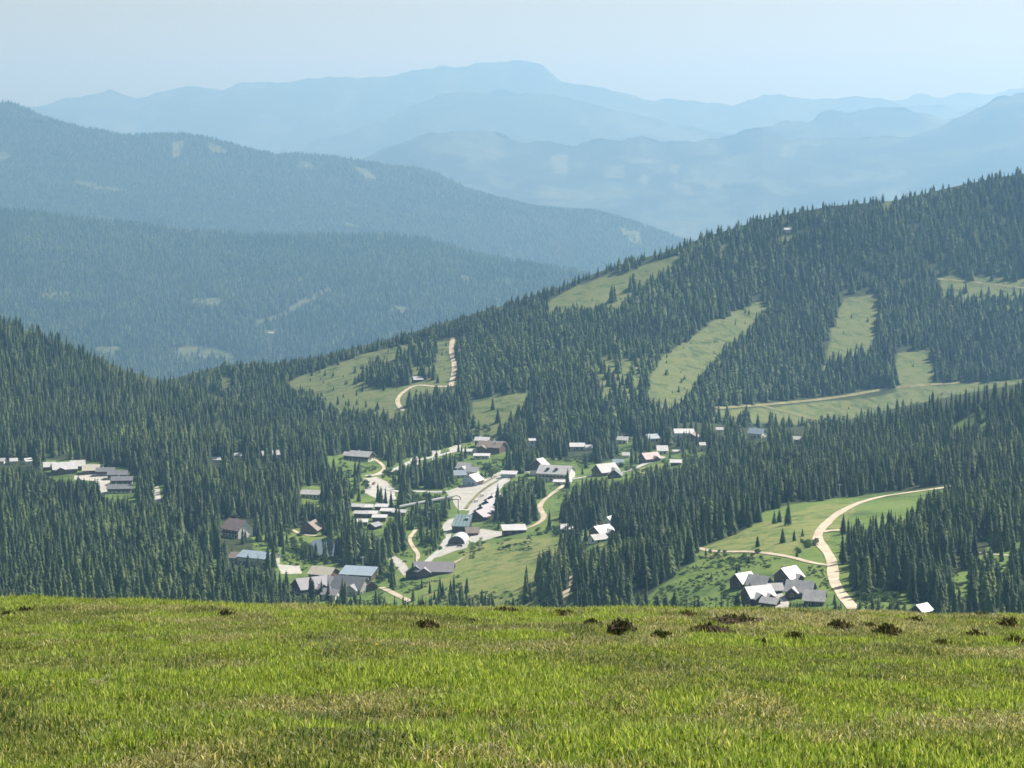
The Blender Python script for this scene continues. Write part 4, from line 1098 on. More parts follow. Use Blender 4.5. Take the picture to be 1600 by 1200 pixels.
def conveyor():
    a = hit(624, 800); b = hit(706, 790)
    root = empty('covered_conveyor', a); tag(root, 'long pale covered conveyor spanning the bushes to the lift mast', 'conveyor')
    d = b - a + Vector((0, 0, 3.2)); s0 = Vector((0, 0, 4.0))
    n = 8; t = Vector((d.x, d.y, 0)).normalized(); s = Vector((t.y, -t.x, 0)) * 1.5
    V, Fc = [], []
    for i in (0, 1):
        c = s0 + (d if i else Vector())
        for k in range(n): V.append(c + s * math.cos(6.283 * k / n) + Vector((0, 0, 1.25 * math.sin(6.283 * k / n))))
    Fc = [(k, (k + 1) % n, n + (k + 1) % n, n + k) for k in range(n)] + [tuple(range(n - 1, -1, -1)), tuple(range(n, 2 * n))]
    q = MB(); q.add(V, Fc); mesh_obj('tube', q.mesh('tube', [M['metal']]), root)
    for u in (0.06, 0.3, 0.54, 0.78):
        c = s0 + d * u; g = ground_z(a.x + c.x, a.y + c.y) - a.z
        q = MB(); q.tube((c.x, c.y, g - 0.5), (c.x, c.y, c.z - 1.2), 0.3, 0.3, 6); mesh_obj('support', q.mesh('support', [M['metal']]), root)
conveyor()

# parked cars
def car_proto(mat):
    b = MB()
    prof = [(-2.1, 0.35), (-2.15, 0.85), (-1.2, 0.98), (1.95, 1.0), (2.1, 0.8), (2.1, 0.35)]
    V = [(x, s * 0.86, z) for s in (-1, 1) for x, z in prof]; n = len(prof)
    b.add(V, [tuple(range(n)), tuple(range(2 * n - 1, n - 1, -1))] + [(k, n + k, n + (k + 1) % n, (k + 1) % n) for k in range(n)])
    c = MB()
    prof = [(-1.3, 0.98), (-0.6, 1.48), (1.2, 1.5), (1.85, 1.0)]
    V = [(x, s * (0.80 - 0.12 * (z > 1.2)), z) for s in (-1, 1) for x, z in prof]; n = 4
    c.add(V, [tuple(range(n)), tuple(range(2 * n - 1, n - 1, -1))] + [(k, n + k, n + (k + 1) % n, (k + 1) % n) for k in range(n)])
    r_ = MB(); r_.box(-0.58, 1.18, -0.66, 0.66, 1.5, 1.54)
    w = MB(); w.tube((0, -0.1, 0), (0, 0.1, 0), 0.32, 0.32, 10)
    return b.mesh('car_body', [M[mat]]), c.mesh('car_window', [M['glass']]), r_.mesh('car_roof', [M[mat]]), w.mesh('wheel', [M['rubber']])
for label, px, py, yaw, mat in [('white car parked alone on the strip between road and car park', 743, 785, 40, 'white_paint'), ('white car at the upper end of the parking strip', 752, 776, 40, 'white_paint'),
                                ('dark car parked on the gravel before the vaulted hall', 718, 855, 10, 'dark_paint'), ('dark car at the low garage on top of the car park', 797, 748, 5, 'dark_paint'),
                                ('dark car on the road bend below the green knoll', 577, 746, 20, 'dark_paint'), ('red car parked left on the upper car park', 584, 757, 70, 'red_paint')]:
    p_ = hit(px, py)
    p_.z = ground_z(p_.x, p_.y) + 0.32
    root = empty('parked_car', p_, R(yaw)); tag(root, label, 'car', 'cars parked in the village')
    bm, cm, rm, wm = car_proto(mat)
    mesh_obj('body', bm, root); mesh_obj('cabin_window', cm, root); mesh_obj('roof', rm, root)
    for x in (-1.35, 1.35):
        for y in (-0.8, 0.8): put('wheel', wm, root, (x, y, 0.32))

# ------------------------------------------------------------------ the woods
# spruces at the places where the photograph shows stands inside the village: (x0, x1, y0, y1 of the feet, how many, height from, to, where)
STANDS = [
    (624, 692, 742, 764, 46, 19, 27, 'in the clump in the middle of the village left of the car park'), (694, 712, 728, 756, 10, 16, 22, 'in the clump in the middle of the village left of the car park'),
    (623, 642, 778, 792, 14, 19, 26, 'in the dark clump beside the conveyor'), (578, 612, 782, 794, 9, 14, 19, 'in front of the upper car park'),
    (598, 634, 832, 872, 34, 20, 26, 'in the clump below the low white-roofed huts'), (528, 594, 846, 884, 46, 20, 27, 'in the stand between pond and huts'), (590, 604, 872, 893, 5, 18, 24, 'in the stand between pond and huts'),
    (774, 838, 792, 822, 70, 19, 27, 'in the stand on the slope between car park and tan path'), (836, 853, 770, 780, 9, 14, 19, 'below the big hotel'), (796, 834, 722, 741, 26, 19, 26, 'in the stand left of the big hotel'),
    (840, 884, 905, 934, 32, 17, 24, 'in the clump at the right end of the central meadow'), (874, 914, 862, 894, 32, 19, 25, 'in the clump between central meadow and right wood'),
    (812, 832, 928, 944, 6, 14, 20, 'at the lower edge of the central meadow'), (682, 730, 926, 948, 16, 10, 17, 'at the lower left edge of the central meadow'), (748, 770, 938, 948, 3, 8, 13, 'at the lower edge of the central meadow'),
    (476, 492, 932, 944, 4, 16, 20, 'in front of the grey roofs at the meadow crest'), (500, 514, 936, 946, 3, 13, 17, 'in front of the grey roofs at the meadow crest'), (531, 542, 936, 946, 3, 15, 18, 'in front of the grey roofs at the meadow crest'),
    (503, 546, 768, 806, 42, 20, 27, 'in the stand between the knoll and the huts'), (375, 384, 846, 856, 4, 12, 15, 'before the pinkish-roofed house'), (404, 434, 842, 858, 10, 13, 18, 'between the pinkish-roofed house and the hall'),
    (470, 480, 868, 876, 3, 10, 13, 'beside the pond'), (502, 524, 836, 840, 7, 13, 18, 'on the far bank of the pond'), (384, 412, 886, 900, 6, 11, 15, 'in front of the blue-grey hall'), (548, 566, 740, 750, 2, 15, 17, 'below the green knoll'),
    (880, 892, 758, 770, 4, 14, 19, 'beside the terrace of the big hotel'), (1000, 1030, 700, 712, 9, 15, 20, 'among the upper houses'), (1058, 1096, 694, 712, 18, 12, 17, 'before the pale guesthouse'), (640, 658, 893, 905, 8, 10, 14, 'around the dark stable'),
    (716, 728, 706, 722, 5, 12, 17, 'below the bright white roofs'), (780, 796, 712, 726, 5, 12, 16, 'right below the dark brown inn'), (1160, 1172, 925, 932, 3, 7, 9, 'before the left chalet'), (1219, 1223, 905, 912, 2, 7, 9, 'beside the uppermost chalet'),
]
LONE = [
    (1232, 820, 15.5, 'tall lone spruce on the slope above the chalets, in front of the wood'), (1185, 816, 13, 'broad spruce at the wood edge left of the tall lone one'), (1210, 818, 8, 'slim young spruce left of the tall lone one'),
    (1218, 816, 7.5, 'short young spruce just left of the tall lone one'), (1223, 848, 8.5, 'middle-sized spruce on the slope below the tall lone one'), (1241, 845, 6.5, 'short spruce right of the middle-sized one on the slope'),
    (1254, 838, 4.5, 'small spruce nearest to the road bend'), (1184, 854, 6, 'small spruce above the narrow gravel path'), (1151, 902, 6.5, 'slim dark spruce left of the left chalet'), (1155, 904, 7.5, 'dark spruce standing close beside the slim one left of the chalets'),
    (1103, 869, 5, 'small spruce at the left end of the narrow gravel path'), (1318, 835, 12, 'slim spruce beside the road, at the left tip of the right wood'), (1112, 905, 3.5, 'tiny spruce in the green slope left of the chalets'),
    (1170, 880, 4, 'tiny spruce just below the narrow gravel path'), (1245, 870, 3.5, 'tiny spruce between the narrow path and the uppermost chalet'),
    (1304, 944, 5, 'dark small spruce at the road end near the crest'), (560, 752, 16, 'lone spruce below the green knoll beside the car park road'),
]
LONE_HILL = [(508, 587, 9), (555, 582, 9), (566, 612, 8), (528, 632, 11), (545, 634, 9), (572, 636, 8), (590, 640, 9), (770, 640, 14), (778, 660, 16), (740, 668, 14), (748, 672, 12), (1055, 640, 14), (1040, 640, 13), (1030, 642, 15), (1065, 636, 12), (960, 470, 20), (956, 472, 22), (985, 455, 22), (990, 450, 20), (684, 598, 10), (680, 590, 9)]
HILL_STANDS = [(566, 640, 580, 604, 95, 17, 22), (620, 680, 556, 572, 60, 15, 20), (640, 690, 546, 554, 26, 14, 18), (658, 680, 584, 594, 22, 12, 16), (548, 566, 592, 602, 8, 8, 12), (640, 655, 583, 590, 8, 7, 9),
               (1290, 1345, 575, 606, 40, 18, 23), (1360, 1400, 590, 606, 40, 18, 24), (1340, 1366, 562, 590, 40, 17, 22), (930, 1010, 470, 480, 0, 1, 2)]

trees = []      # x, y, z, height, px, py, photo height, larch, where, label
def height_to_px(h, d): return h * F / d

# valley woods
X, Y, Z, PX, PY = sample_layer(vl, 1 / 43.0)
h = RNG.uniform(14, 25, len(X)) * (0.95 + 0.5 * fbm(X / 90, Y / 90, 77, 3))
right_low = (PX > 1250) & (PY > 760)
h = np.where(PX > 880, h * 0.92, h)
h = h * np.clip(0.80 + (PY - 560) / 1200, 0.8, 1.0)
h = np.where(right_low, h * 0.9, h)
tpx = h * F / Y
jx = fbm(X / 18, Y / 18, 73, 3) * 12; jy = fbm(X / 18, Y / 18, 74, 3) * 6
bad = clear_mask(PX + jx, PY + jy, tpx, [V_VILLAGE, V_POND, V_HOTEL, V_MEADOW_R], (0.0, 0.3, 0.6)) | clear_mask(PX, PY, tpx, V_PATCHES, (0.0, 0.4, 0.8))
clr = bad.copy()
sp = in_any(PX, PY, [V_STRIP1, V_STRIP2]); bad |= sp & (RNG.random(len(X)) > 0.10)
sp2 = (PX > 1460) & (PY > 880); bad |= sp2 & (RNG.random(len(X)) > 0.5)
for x0, x1, y0, y1 in BUILD_RECT:
    bad |= (PX > x0 - 2) & (PX < x1 + 2) & (PY > y0 + 4) & (PY - tpx * 0.75 < y1) & (PY < y1 + tpx)
    lowz = (PX > x0 - 2) & (PX < x1 + 2) & (PY > y1 + 4) & bad & ~clr
    h = np.where(lowz, np.minimum(h, np.maximum(0, (PY - y1 + 2)) / F * Y), h); bad &= ~(lowz & (h > 3.0))
tpx = h * F / Y
for qx, qy in ROAD_PX[::2]:
    bad |= (np.abs(PX - qx) < 7) & (np.abs(PY - qy) < 5)
bad |= (PY - tpx > crest(PX) + 3)
keep = ~bad
larch = RNG.random(len(X)) < np.clip(0.10 + 0.5 * fbm(X / 60, Y / 60, 90, 2), 0.02, 0.45)
for i in np.nonzero(keep)[0]:
    trees.append((X[i], Y[i], Z[i], h[i], PX[i], PY[i], tpx[i], larch[i], None, None))
V2 = (in_any(PX, PY, [V_VILLAGE, V_POND, V_HOTEL]) & ~in_any(PX, PY, GRAVEL) & ~in_any(PX, PY, [p_ for c_, p_ in areas if c_ == 1]) & ~pip(PX, PY, POND_POLY))
V2 &= ~in_any(PX, PY, [[(510,708),(600,708),(600,742),(520,742)], [(690,905),(760,838),(900,826),(860,925),(690,945)], [(840,765),(900,755),(880,830),(830,825)]])
hv = RNG.uniform(6, 17, len(X)); tv = hv * F / Y
for x0, x1, y0, y1 in BUILD_RECT: V2 &= ~((PX > x0) & (PX < x1) & (PY > y0) & (PY - tv < y1 - 3))
for P_ in GRAVEL: V2 &= ~pip(PX, PY - tv * 0.5, P_)
for qx, qy in ROAD_PX[::2]: V2 &= ~((np.abs(PX - qx) < 6) & (PY > qy - 3) & (PY - 0.8 * tv < qy))
V2 &= RNG.random(len(X)) < 0.33
for i in np.nonzero(V2)[0]: trees.append((X[i], Y[i], Z[i], hv[i], PX[i], PY[i], tv[i], False, 'among the houses of the village', None))
rnd = random.Random(5)
for x0, x1, y0, y1, n, h0, h1, where in STANDS:
    for k in range(max(2, int(n * 0.62))):
        px_, py_ = rnd.uniform(x0, x1), rnd.uniform(y0, y1)
        # round the outline of the stand
        u = (px_ - (x0 + x1) / 2) / max(1, (x1 - x0) / 2)
        hp = hit(px_, py_)
        if hp is None: continue
        hh = rnd.uniform(h0, h1) * (1 - 0.28 * u * u)
        trees.append((hp.x, hp.y, hp.z, hh, px_, py_, hh * F / hp.y, False, where, None))
for px_, py_, hh, lab in LONE:
    hp = hit(px_, py_)
    trees.append((hp.x, hp.y, hp.z, hh, px_, py_, hh * F / hp.y, False, None, lab))

def where_of(px, py):
    if px < 480 and py > 800:
        row = 'at the meadow crest' if py > 935 else ('in the second rows behind the crest' if py > 900 else 'deeper in the forest')
        col = 'below the pale forest hotel' if 60 < px < 215 else ('at the left picture edge' if px <= 60 else ('left of the blue-grey hall' if px < 350 else 'left of the crest roofs'))
        return row + ' ' + col
    if px < 480: return 'in the forest around the pale hotel' if px < 260 else 'in the forest above the pinkish-roofed house'
    if px > 1460:
        return ('at the crest' if py > 930 else ('by the scrub clearing' if py > 880 else 'above the scrub clearing')) + (' at the right edge' if px > 1540 else ' left of the scrub clearing')
    if px > 1290:
        return ('low at the crest' if py > 910 else ('halfway up' if py > 860 else 'near the top')) + ' in the wood right of the gravel road'
    return ('at the lower edge' if py > 900 else ('in the middle' if py > 840 else 'at the upper edge')) + ' of the wood left of the chalet slope'

# visible part of each tree above the crest decides which become single objects
def shown(t): return max(0.0, min(t[6], crest(t[4]) - (t[5] - t[6]))) if -8 < t[4] < 1608 else 0
order = sorted(range(len(trees)), key=lambda i: -((1e6 if trees[i][9] else 0) + shown(trees[i])))
# the front rows: a tree whose upper half is hidden by a nearer one does not count
single = []
front = {}
for i in sorted(range(len(trees)), key=lambda i: trees[i][1]):
    t = trees[i]
    hid = 0
    top = t[5] - t[6]
    for c in range(int(t[4]) // 5 - 1, int(t[4]) // 5 + 2):
        if front.get(c, 2000) < top + 0.35 * t[6]: hid += 1
    front[int(t[4]) // 5] = min(front.get(int(t[4]) // 5, 2000), top)
    if hid < 2 or t[9]: single.append(i)
single.sort(key=lambda i: -((1e6 if trees[i][9] else 0) + shown(trees[i])))
single = single[:296]
sset = set(single)
GRP = 'dark spruces around the valley'
NEARR = [4.4, 3.9, 5.0, 3.6, 4.7, 4.2, 4.8, 4.2]
for i in single:
    x, y, z, hh, px_, py_, tp, la, where, lab = trees[i]
    k = rnd.choice((6, 7)) if la else rnd.randrange(6)
    cm, tm, h0 = NEAR[k]
    root = empty('larch_tree' if la else 'spruce_tree', (x, y, z), rnd.uniform(0, 6.28))
    s = hh / h0; w = s * rnd.uniform(0.9, 1.15) if hh > 10 else s * 1.4
    if lab: w = s * rnd.uniform(1.45, 1.75)
    root.scale = (w, w, s)
    if lab is None:
        wh = where or where_of(px_, py_)
        lab = ('pale green larch ' if la else (('tall ' if hh > 20 else 'short ' if hh < 15.5 else 'middling ') + ('broad ' if w * NEARR[k] > 4.2 else 'slim ') + 'spruce ')) + wh
    tag(root, lab, 'tree', GRP)
    mesh_obj('crown', cm, root); mesh_obj('trunk', tm, root)
rest = [t for i, t in enumerate(trees) if i not in sset]
A = np.array([[t[0], t[1], t[2], t[3]] for t in rest]); la = np.array([t[7] for t in rest])
ix = np.where(la, RNG.integers(6, 8, len(A)), RNG.integers(0, 6, len(A)))
hs = np.array([n[2] for n in NEAR])[ix]
s = A[:, 3] / hs; w = s * RNG.uniform(0.88, 1.18, len(A))
rot = np.stack([RNG.normal(0, 0.02, len(A)), RNG.normal(0, 0.02, len(A)), RNG.uniform(0, 6.28, len(A))], -1)
scatter('spruce_forest', 'dense dark spruce forest covering the sides of the valley', A[:, :3] - np.array([0, 0, 0.3]), np.stack([w, w, s], -1), rot, ix, hidden)

def far_forest(key, label, density, hrange, clear, sparse=(), stands=(), lone=(), fr=(0.0, 0.35, 0.7), xmin=-60, xmax=1660, larchp=0.12, extra=None, sparse_keep=0.16):
    l = LAYERS[key]
    X, Y, Z, PX, PY = sample_layer(l, density, xmin, xmax)
    h = RNG.uniform(*hrange, len(X)) * (1.0 + 0.45 * fbm(X / 140, Y / 140, 17, 3))
    if key == 'right_hill': h = h * np.clip(0.68 + (PY - h_top(PX)) / 90, 0.68, 1.0)
    tpx = h * F / Y
    jx = fbm(X / 25, Y / 25, 71, 3) * 16; jy = fbm(X / 25, Y / 25, 72, 3) * 8
    bad = clear_mask(PX + jx, PY + jy, tpx, clear, fr)
    young = bad & (RNG.random(len(X)) < 0.035)
    h = np.where(young, h * RNG.uniform(0.2, 0.5, len(h)), h); bad &= ~young
    for P in sparse: bad |= pip(PX, PY, P) & (RNG.random(len(X)) > sparse_keep)
    for x0, x1, y0, y1 in BUILD_RECT:
        bad |= (PX > x0) & (PX < x1) & (PY > y0) & (PY - tpx * 0.7 < y1) & (PY < y1 + tpx)
    for qx, qy in ROAD_PX[::2]:
        bad |= (np.abs(PX - qx) < 7.5) & (PY > qy - 3) & (PY - 0.75 * tpx < qy)
    if extra is not None: bad |= extra(X, Y, PX, PY)
    k = ~bad
    P = np.stack([X, Y, Z], -1)[k]; h = h[k]
    ex, eh = [], []
    for x0, x1, y0, y1, n, h0, h1 in stands:
        for _ in range(max(1, int(n * 0.6))):
            hp = hit(rnd.uniform(x0, x1), rnd.uniform(y0, y1))
            if hp: ex.append(hp[:]); eh.append(rnd.uniform(h0, h1))
    for px_, py_, hh in lone:
        hp = hit(px_, py_)
        if hp: ex.append(hp[:]); eh.append(hh)
    if ex: P = np.vstack([P, ex]); h = np.concatenate([h, eh])
    n = len(P)
    lz = fbm(P[:, 0] / 130, P[:, 1] / 130, 31, 3)
    ix = np.where(RNG.random(n) < np.clip(larchp + lz * 0.7, 0.01, 0.6), 4, RNG.integers(0, 4, n))
    s = h / np.array(FARH)[ix]; w = s * RNG.uniform(0.9, 1.25, n)
    rot = np.stack([np.zeros(n), np.zeros(n), RNG.uniform(0, 6.28, n)], -1)
    scatter('spruce_forest', label, P - np.array([0, 0, 0.3]), np.stack([w, w, s], -1), rot, ix, hidden_far)
    return n

n1 = far_forest('right_hill', 'forest of spruce and larch covering the hill with the ski runs', 1 / 38.0, (10.5, 17.5), H_CLEAR, H_SPARSE, HILL_STANDS, LONE_HILL, xmin=250)
n2 = far_forest('mid_hill', 'bluish forest covering the ridge across the valley', 1 / 125.0, (16, 26), [], FH_CLEAR, fr=(0.0,), sparse_keep=0.1, xmax=1000)
n3 = far_forest('ridge', 'hazy forest covering the long far ridge', 1 / 180.0, (14, 21), [], FH2_CLEAR, fr=(0.0,), sparse_keep=0.12, xmax=1150)
print('TREES', len(trees), n1, n2, n3)

# ------------------------------------------------------------------ bushes
def bush_mesh(seed, rad=2.4, hgt=3.2, n=190):
    rnd_ = random.Random(seed); b = MB()
    lobes = [(rnd_.uniform(-0.5, 0.5) * rad, rnd_.uniform(-0.5, 0.5) * rad, rnd_.uniform(0.3, 0.7) * hgt, rnd_.uniform(0.45, 0.75)) for _ in range(6)]
    for _ in range(n):
        lx, ly, lz, lr = rnd_.choice(lobes)
        v = Vector((rnd_.gauss(0, 1), rnd_.gauss(0, 1), rnd_.gauss(0, 1))).normalized()
        rr = lr * rad * rnd_.uniform(0.6, 1.05)
        c = Vector((lx, ly, lz)) + Vector((v.x * rr, v.y * rr, v.z * rr * hgt / rad * 0.62))
        if c.z < 0.05: c.z = rnd_.uniform(0.05, 0.5)
        nrm = (v + Vector((rnd_.uniform(-1, 1), rnd_.uniform(-1, 1), rnd_.uniform(-0.3, 1)))).normalized()
        a = nrm.orthogonal().normalized(); q = nrm.cross(a); sz = rnd_.uniform(0.22, 0.5) * rad / 2.4
        b.add([c + a * sz, c + q * sz * 0.7, c - a * sz, c - q * sz * 0.7 + nrm * sz * 0.3], [(0, 1, 2), (0, 2, 3)])
    return b.mesh('leaves', [M['bush']])
BUSH = [bush_mesh(500 + i) for i in range(4)]
_st = MB(); _st.tube((0, 0, -0.4), (0.2, 0, 1.6), 0.14, 0.06, 5); _st.tube((0, 0, -0.2), (-0.5, 0.3, 1.7), 0.1, 0.04, 5)
STEM = _st.mesh('stem', [M['bark']])
bush_coll = bpy.data.collections.new('bush_shapes')
for i, me in enumerate(BUSH): bush_coll.objects.link(bpy.data.objects.new('bush_shape_%d' % i, me))
BUSHES = [  # x0,x1,y0,y1,n,size,where
    (640, 700, 772, 788, 26, 1.3, 'in the strip between road and conveyor'), (640, 690, 800, 835, 26, 1.5, 'in the green hollow left of the lift road'), (660, 690, 835, 862, 16, 1.3, 'beside the stony stream'),
    (440, 480, 845, 868, 16, 1.3, 'left of the pond'), (480, 540, 872, 884, 14, 1.1, 'on the near bank of the pond'), (690, 712, 744, 762, 8, 1.3, 'left of the blue-walled house'), (752, 770, 730, 748, 8, 1.4, 'between car park and dark inn'),
    (640, 672, 706, 716, 8, 1.4, 'behind the central clump of spruces'), (600, 640, 700, 712, 7, 1.4, 'beside the road above the knoll'), (836, 880, 828, 838, 18, 0.9, 'in the grey scrub behind the shed'), (508, 524, 834, 842, 5, 1.2, 'on the far bank of the pond'),
    (596, 625, 735, 748, 7, 1.2, 'in the green island above the car park'), (868, 888, 735, 742, 3, 1.3, 'behind the big hotel'), (960, 1000, 728, 742, 9, 1.1, 'on the rough ground below the upper houses'), (590, 618, 890, 912, 10, 1.1, 'beside the white path near the crest roofs'),
    (700, 720, 716, 734, 7, 1.2, 'below the bright white roofs'), (398, 440, 862, 872, 8, 1.2, 'behind the blue-grey hall'), (450, 458, 818, 836, 3, 2.0, 'left of the faded brown house'), (735, 770, 664, 690, 10, 1.4, 'in the clearing above the village'),
    (545, 575, 755, 775, 8, 1.1, 'left of the upper car park'), (1100, 1190, 862, 876, 14, 0.7, 'along the narrow gravel path'), (1240, 1290, 845, 866, 10, 0.8, 'inside the road bend'), (1340, 1415, 920, 942, 16, 0.9, 'in the scrub behind the right part of the crest')]
for x0, x1, y0, y1, n, sz, where in BUSHES:
    for k in range(n):
        px_, py_ = rnd.uniform(x0, x1), rnd.uniform(y0, y1)
        hp = hit(px_, py_)
        if hp is None: continue
        root = empty('bush', hp, rnd.uniform(0, 6.28)); s = sz * rnd.uniform(0.65, 1.25)
        root.scale = (s, s, s * rnd.uniform(0.8, 1.15))
        tag(root, ('big ' if s > sz * 1.08 else 'small ' if s < sz * 0.8 else 'middling ') + 'round green bush ' + where, 'bush', 'leafy bushes in and around the village')
        mesh_obj('leaves', rnd.choice(BUSH), root); mesh_obj('stem', STEM, root)
# low green scrub on the chalet slope and the right clearings: uncountable
SCRUB = [[(1000,948),(1060,900),(1092,872),(1130,866),(1240,874),(1292,888),(1300,915),(1285,925),(1215,885),(1150,900),(1140,948)], [(1480,945),(1480,905),(1520,880),(1600,870),(1650,890),(1650,955),(1480,955)],
         [(1330,905),(1420,905),(1480,900),(1480,955),(1340,955)], [(636,796),(690,796),(698,815),(692,840),(668,866),(640,880),(600,905),(585,890),(615,850)], [(640,772),(700,775),(700,796),(640,796)], [(600,700),(700,705),(720,735),(700,762),(620,764),(600,740)], [(720,690),(800,690),(800,735),(750,745),(700,740)], [(395,840),(560,842),(580,885),(560,905),(470,905),(430,884)], [(690,925),(850,925),(850,945),(690,945)], [(940,735),(1040,705),(1040,725),(960,745)], [(735,630),(830,618),(770,680),(735,684)], [(930,560),(1000,560),(1010,640),(940,640)]]
X, Y, Z, PX, PY = sample_layer(vl, 1 / 8.0)
k = in_any(PX, PY, SCRUB)
for x0, x1, y0, y1 in BUILD_RECT: k |= (PX > x0 - 6) & (PX < x1 + 6) & (PY > y1 - 3) & (PY < y1 + 22)
for x0, x1, y0, y1 in BUILD_RECT: k &= ~((PX > x0) & (PX < x1) & (PY > y0) & (PY < y1 + 4))
for qx, qy in ROAD_PX: k &= ~((np.abs(PX - qx) < 9) & (np.abs(PY - qy) < 4))
k &= ~in_any(PX, PY, GRAVEL) & ~pip(PX, PY, POND_POLY)
k &= (fbm(X / 14, Y / 14, 61, 3) > -0.08)
n = int(k.sum())
s = RNG.uniform(0.12, 0.38, n) * np.where(RNG.random(n) < 0.10, 2.0, 1.0)
scatter('scrub', 'low green scrub spread over the slope around the chalets', np.stack([X[k], Y[k], Z[k]], -1), np.stack([s * 1.3, s * 1.3, s * 0.8], -1), np.stack([np.zeros(n), np.zeros(n), RNG.uniform(0, 6.28, n)], -1), RNG.integers(0, 4, n), bush_coll)

# ------------------------------------------------------------------ meadow grass
def blade_mat(name, root_c, tip_c, dry, rnd_amt=0.35, tr=0.45):
    m, nt, p, N, L = new_mat(name)
    oi = N.new('ShaderNodeObjectInfo'); geo = N.new('ShaderNodeNewGeometry')
    tcn = N.new('ShaderNodeTexCoord')
    sx = N.new('ShaderNodeSeparateXYZ'); L.new(tcn.outputs['Object'], sx.inputs[0])
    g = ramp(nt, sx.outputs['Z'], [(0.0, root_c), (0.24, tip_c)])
    isl = geo.outputs['Random Per Island']
    c = mixc(nt, ramp_f(nt, isl, 0.62, 0.95), g, dry)
    c = mixc(nt, 1.0, c, ramp(nt, oi.outputs['Random'], [(0.0, (0.75, 0.78, 0.75)), (1.0, (1.25, 1.2, 1.15))]), 'MULTIPLY')
    L.new(c, p.inputs['Base Color']); p.inputs['Roughness'].default_value = 0.55; p.inputs['Specular IOR Level'].default_value = 0.3
    trn = N.new('ShaderNodeBsdfTranslucent'); L.new(mixc(nt, 1.0, c, (1.25, 1.28, 0.8), 'MULTIPLY'), trn.inputs[0])
    ms = N.new('ShaderNodeMixShader'); ms.inputs[0].default_value = tr
    L.new(p.outputs[0], ms.inputs[1]); L.new(trn.outputs[0], ms.inputs[2]); L.new(ms.outputs[0], N['Material Output'].inputs['Surface'])
    return m
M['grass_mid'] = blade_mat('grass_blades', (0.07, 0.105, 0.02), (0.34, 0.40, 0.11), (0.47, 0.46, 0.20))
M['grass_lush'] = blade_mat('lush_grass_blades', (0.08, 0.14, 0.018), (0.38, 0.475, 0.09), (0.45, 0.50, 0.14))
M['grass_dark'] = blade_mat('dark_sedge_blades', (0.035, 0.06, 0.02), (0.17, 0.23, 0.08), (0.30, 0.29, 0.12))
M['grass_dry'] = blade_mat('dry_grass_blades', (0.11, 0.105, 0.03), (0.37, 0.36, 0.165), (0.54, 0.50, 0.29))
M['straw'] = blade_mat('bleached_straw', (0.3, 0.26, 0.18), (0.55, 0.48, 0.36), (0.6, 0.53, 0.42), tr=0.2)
M['heather'] = foliage_mat('heather_sprigs', [(0.0, (0.075, 0.075, 0.026)), (1.0, (0.15, 0.14, 0.05))], 6.0, 0.15)
M['peat'] = plain('dark_peat', (0.085, 0.062, 0.040), 0.95, 0.45, 9.0, 0.1, bmp=0.7)

def meadow_hit(px, py):
    """where the sight line through a photo pixel meets the meadow"""
    lo = None
    for d in np.arange(12, 90, 0.1):
        z = -(py - HZ) / F * d; x = (px - 800) / F * d
        if z <= float(meadow_z(x, d)): return Vector((x, d, float(meadow_z(x, d))))
    d = 64.0
    x = (px - 800) / F * d
    return Vector((x, d, float(meadow_z(x, d))))

MOUNDS = [(97, 930, 40, 10, 'dark earthy mound breaking the crest at the far left'), (40, 960, 38, 8, 'flat brownish mound on the meadow below the left crest mound'), (354, 966, 34, 10, 'dark mound on the left half of the meadow below the crest'),
          (430, 955, 40, 6, 'low brown hump right of the dark mound on the left half'), (607, 942, 26, 9, 'dark round mound on the crest, left of the wooden stake'), (646, 942, 24, 9, 'dark round mound on the crest right beside the wooden stake'),
          (665, 984, 46, 10, 'brownish hump on the meadow below the wooden stake'), (740, 978, 22, 6, 'small brown hump near the middle of the meadow'), (815, 978, 34, 6, 'low brown hump left of the bushy mound'),
          (970, 992, 52, 24, 'bushy green-black mound, the tallest one on the meadow'), (1034, 998, 36, 9, 'dark flat mound right of the bushy green-black one'), (1108, 995, 84, 18, 'wide dark heather mound in front of the chalets'),
          (1150, 978, 115, 12, 'long heather bank behind the wide dark mound in front of the chalets'), (1240, 1004, 40, 12, 'small dark mound below the long heather bank'), (1312, 985, 48, 13, 'dark mound in line with the gravel road end'),
          (1386, 993, 48, 15, 'blackish mound right of the one in line with the road'), (1356, 984, 36, 7, 'low dark mound between the two blackish ones'), (1575, 982, 40, 14, 'dark mound near the right edge below the crest'),
          (1524, 1000, 46, 11, 'brown mound left below the dark one at the right edge'), (1585, 1010, 44, 12, 'brown-green mound lowest at the right edge'), (1535, 966, 30, 8, 'small dark mound topmost near the right edge'), (1255, 962, 30, 5, 'small brown hump right before the chalet cluster'), (790, 960, 50, 7, 'low brown hummock on the crest in the middle'),
          (12, 966, 30, 7, 'small dark mound at the left picture edge'), (255, 952, 30, 6, 'low hummock between the two dark mounds on the left'), (280, 941, 26, 5, 'tiny hummock on the left part of the crest'), (520, 949, 36, 6, 'low hummock left of the round mounds on the crest'),
          (880, 962, 40, 6, 'low brown hummock between the middle one and the bushy mound'), (925, 978, 30, 7, 'small brown mound just left of the bushy one'), (1075, 965, 40, 7, 'low hummock behind the wide dark heather mound'), (1430, 975, 40, 7, 'low brown mound right of the blackish ones'), (1470, 1012, 34, 9, 'small lone mound lower on the right part'), (1190, 1010, 26, 7, 'small mound below the long heather bank, left of the darker one')]

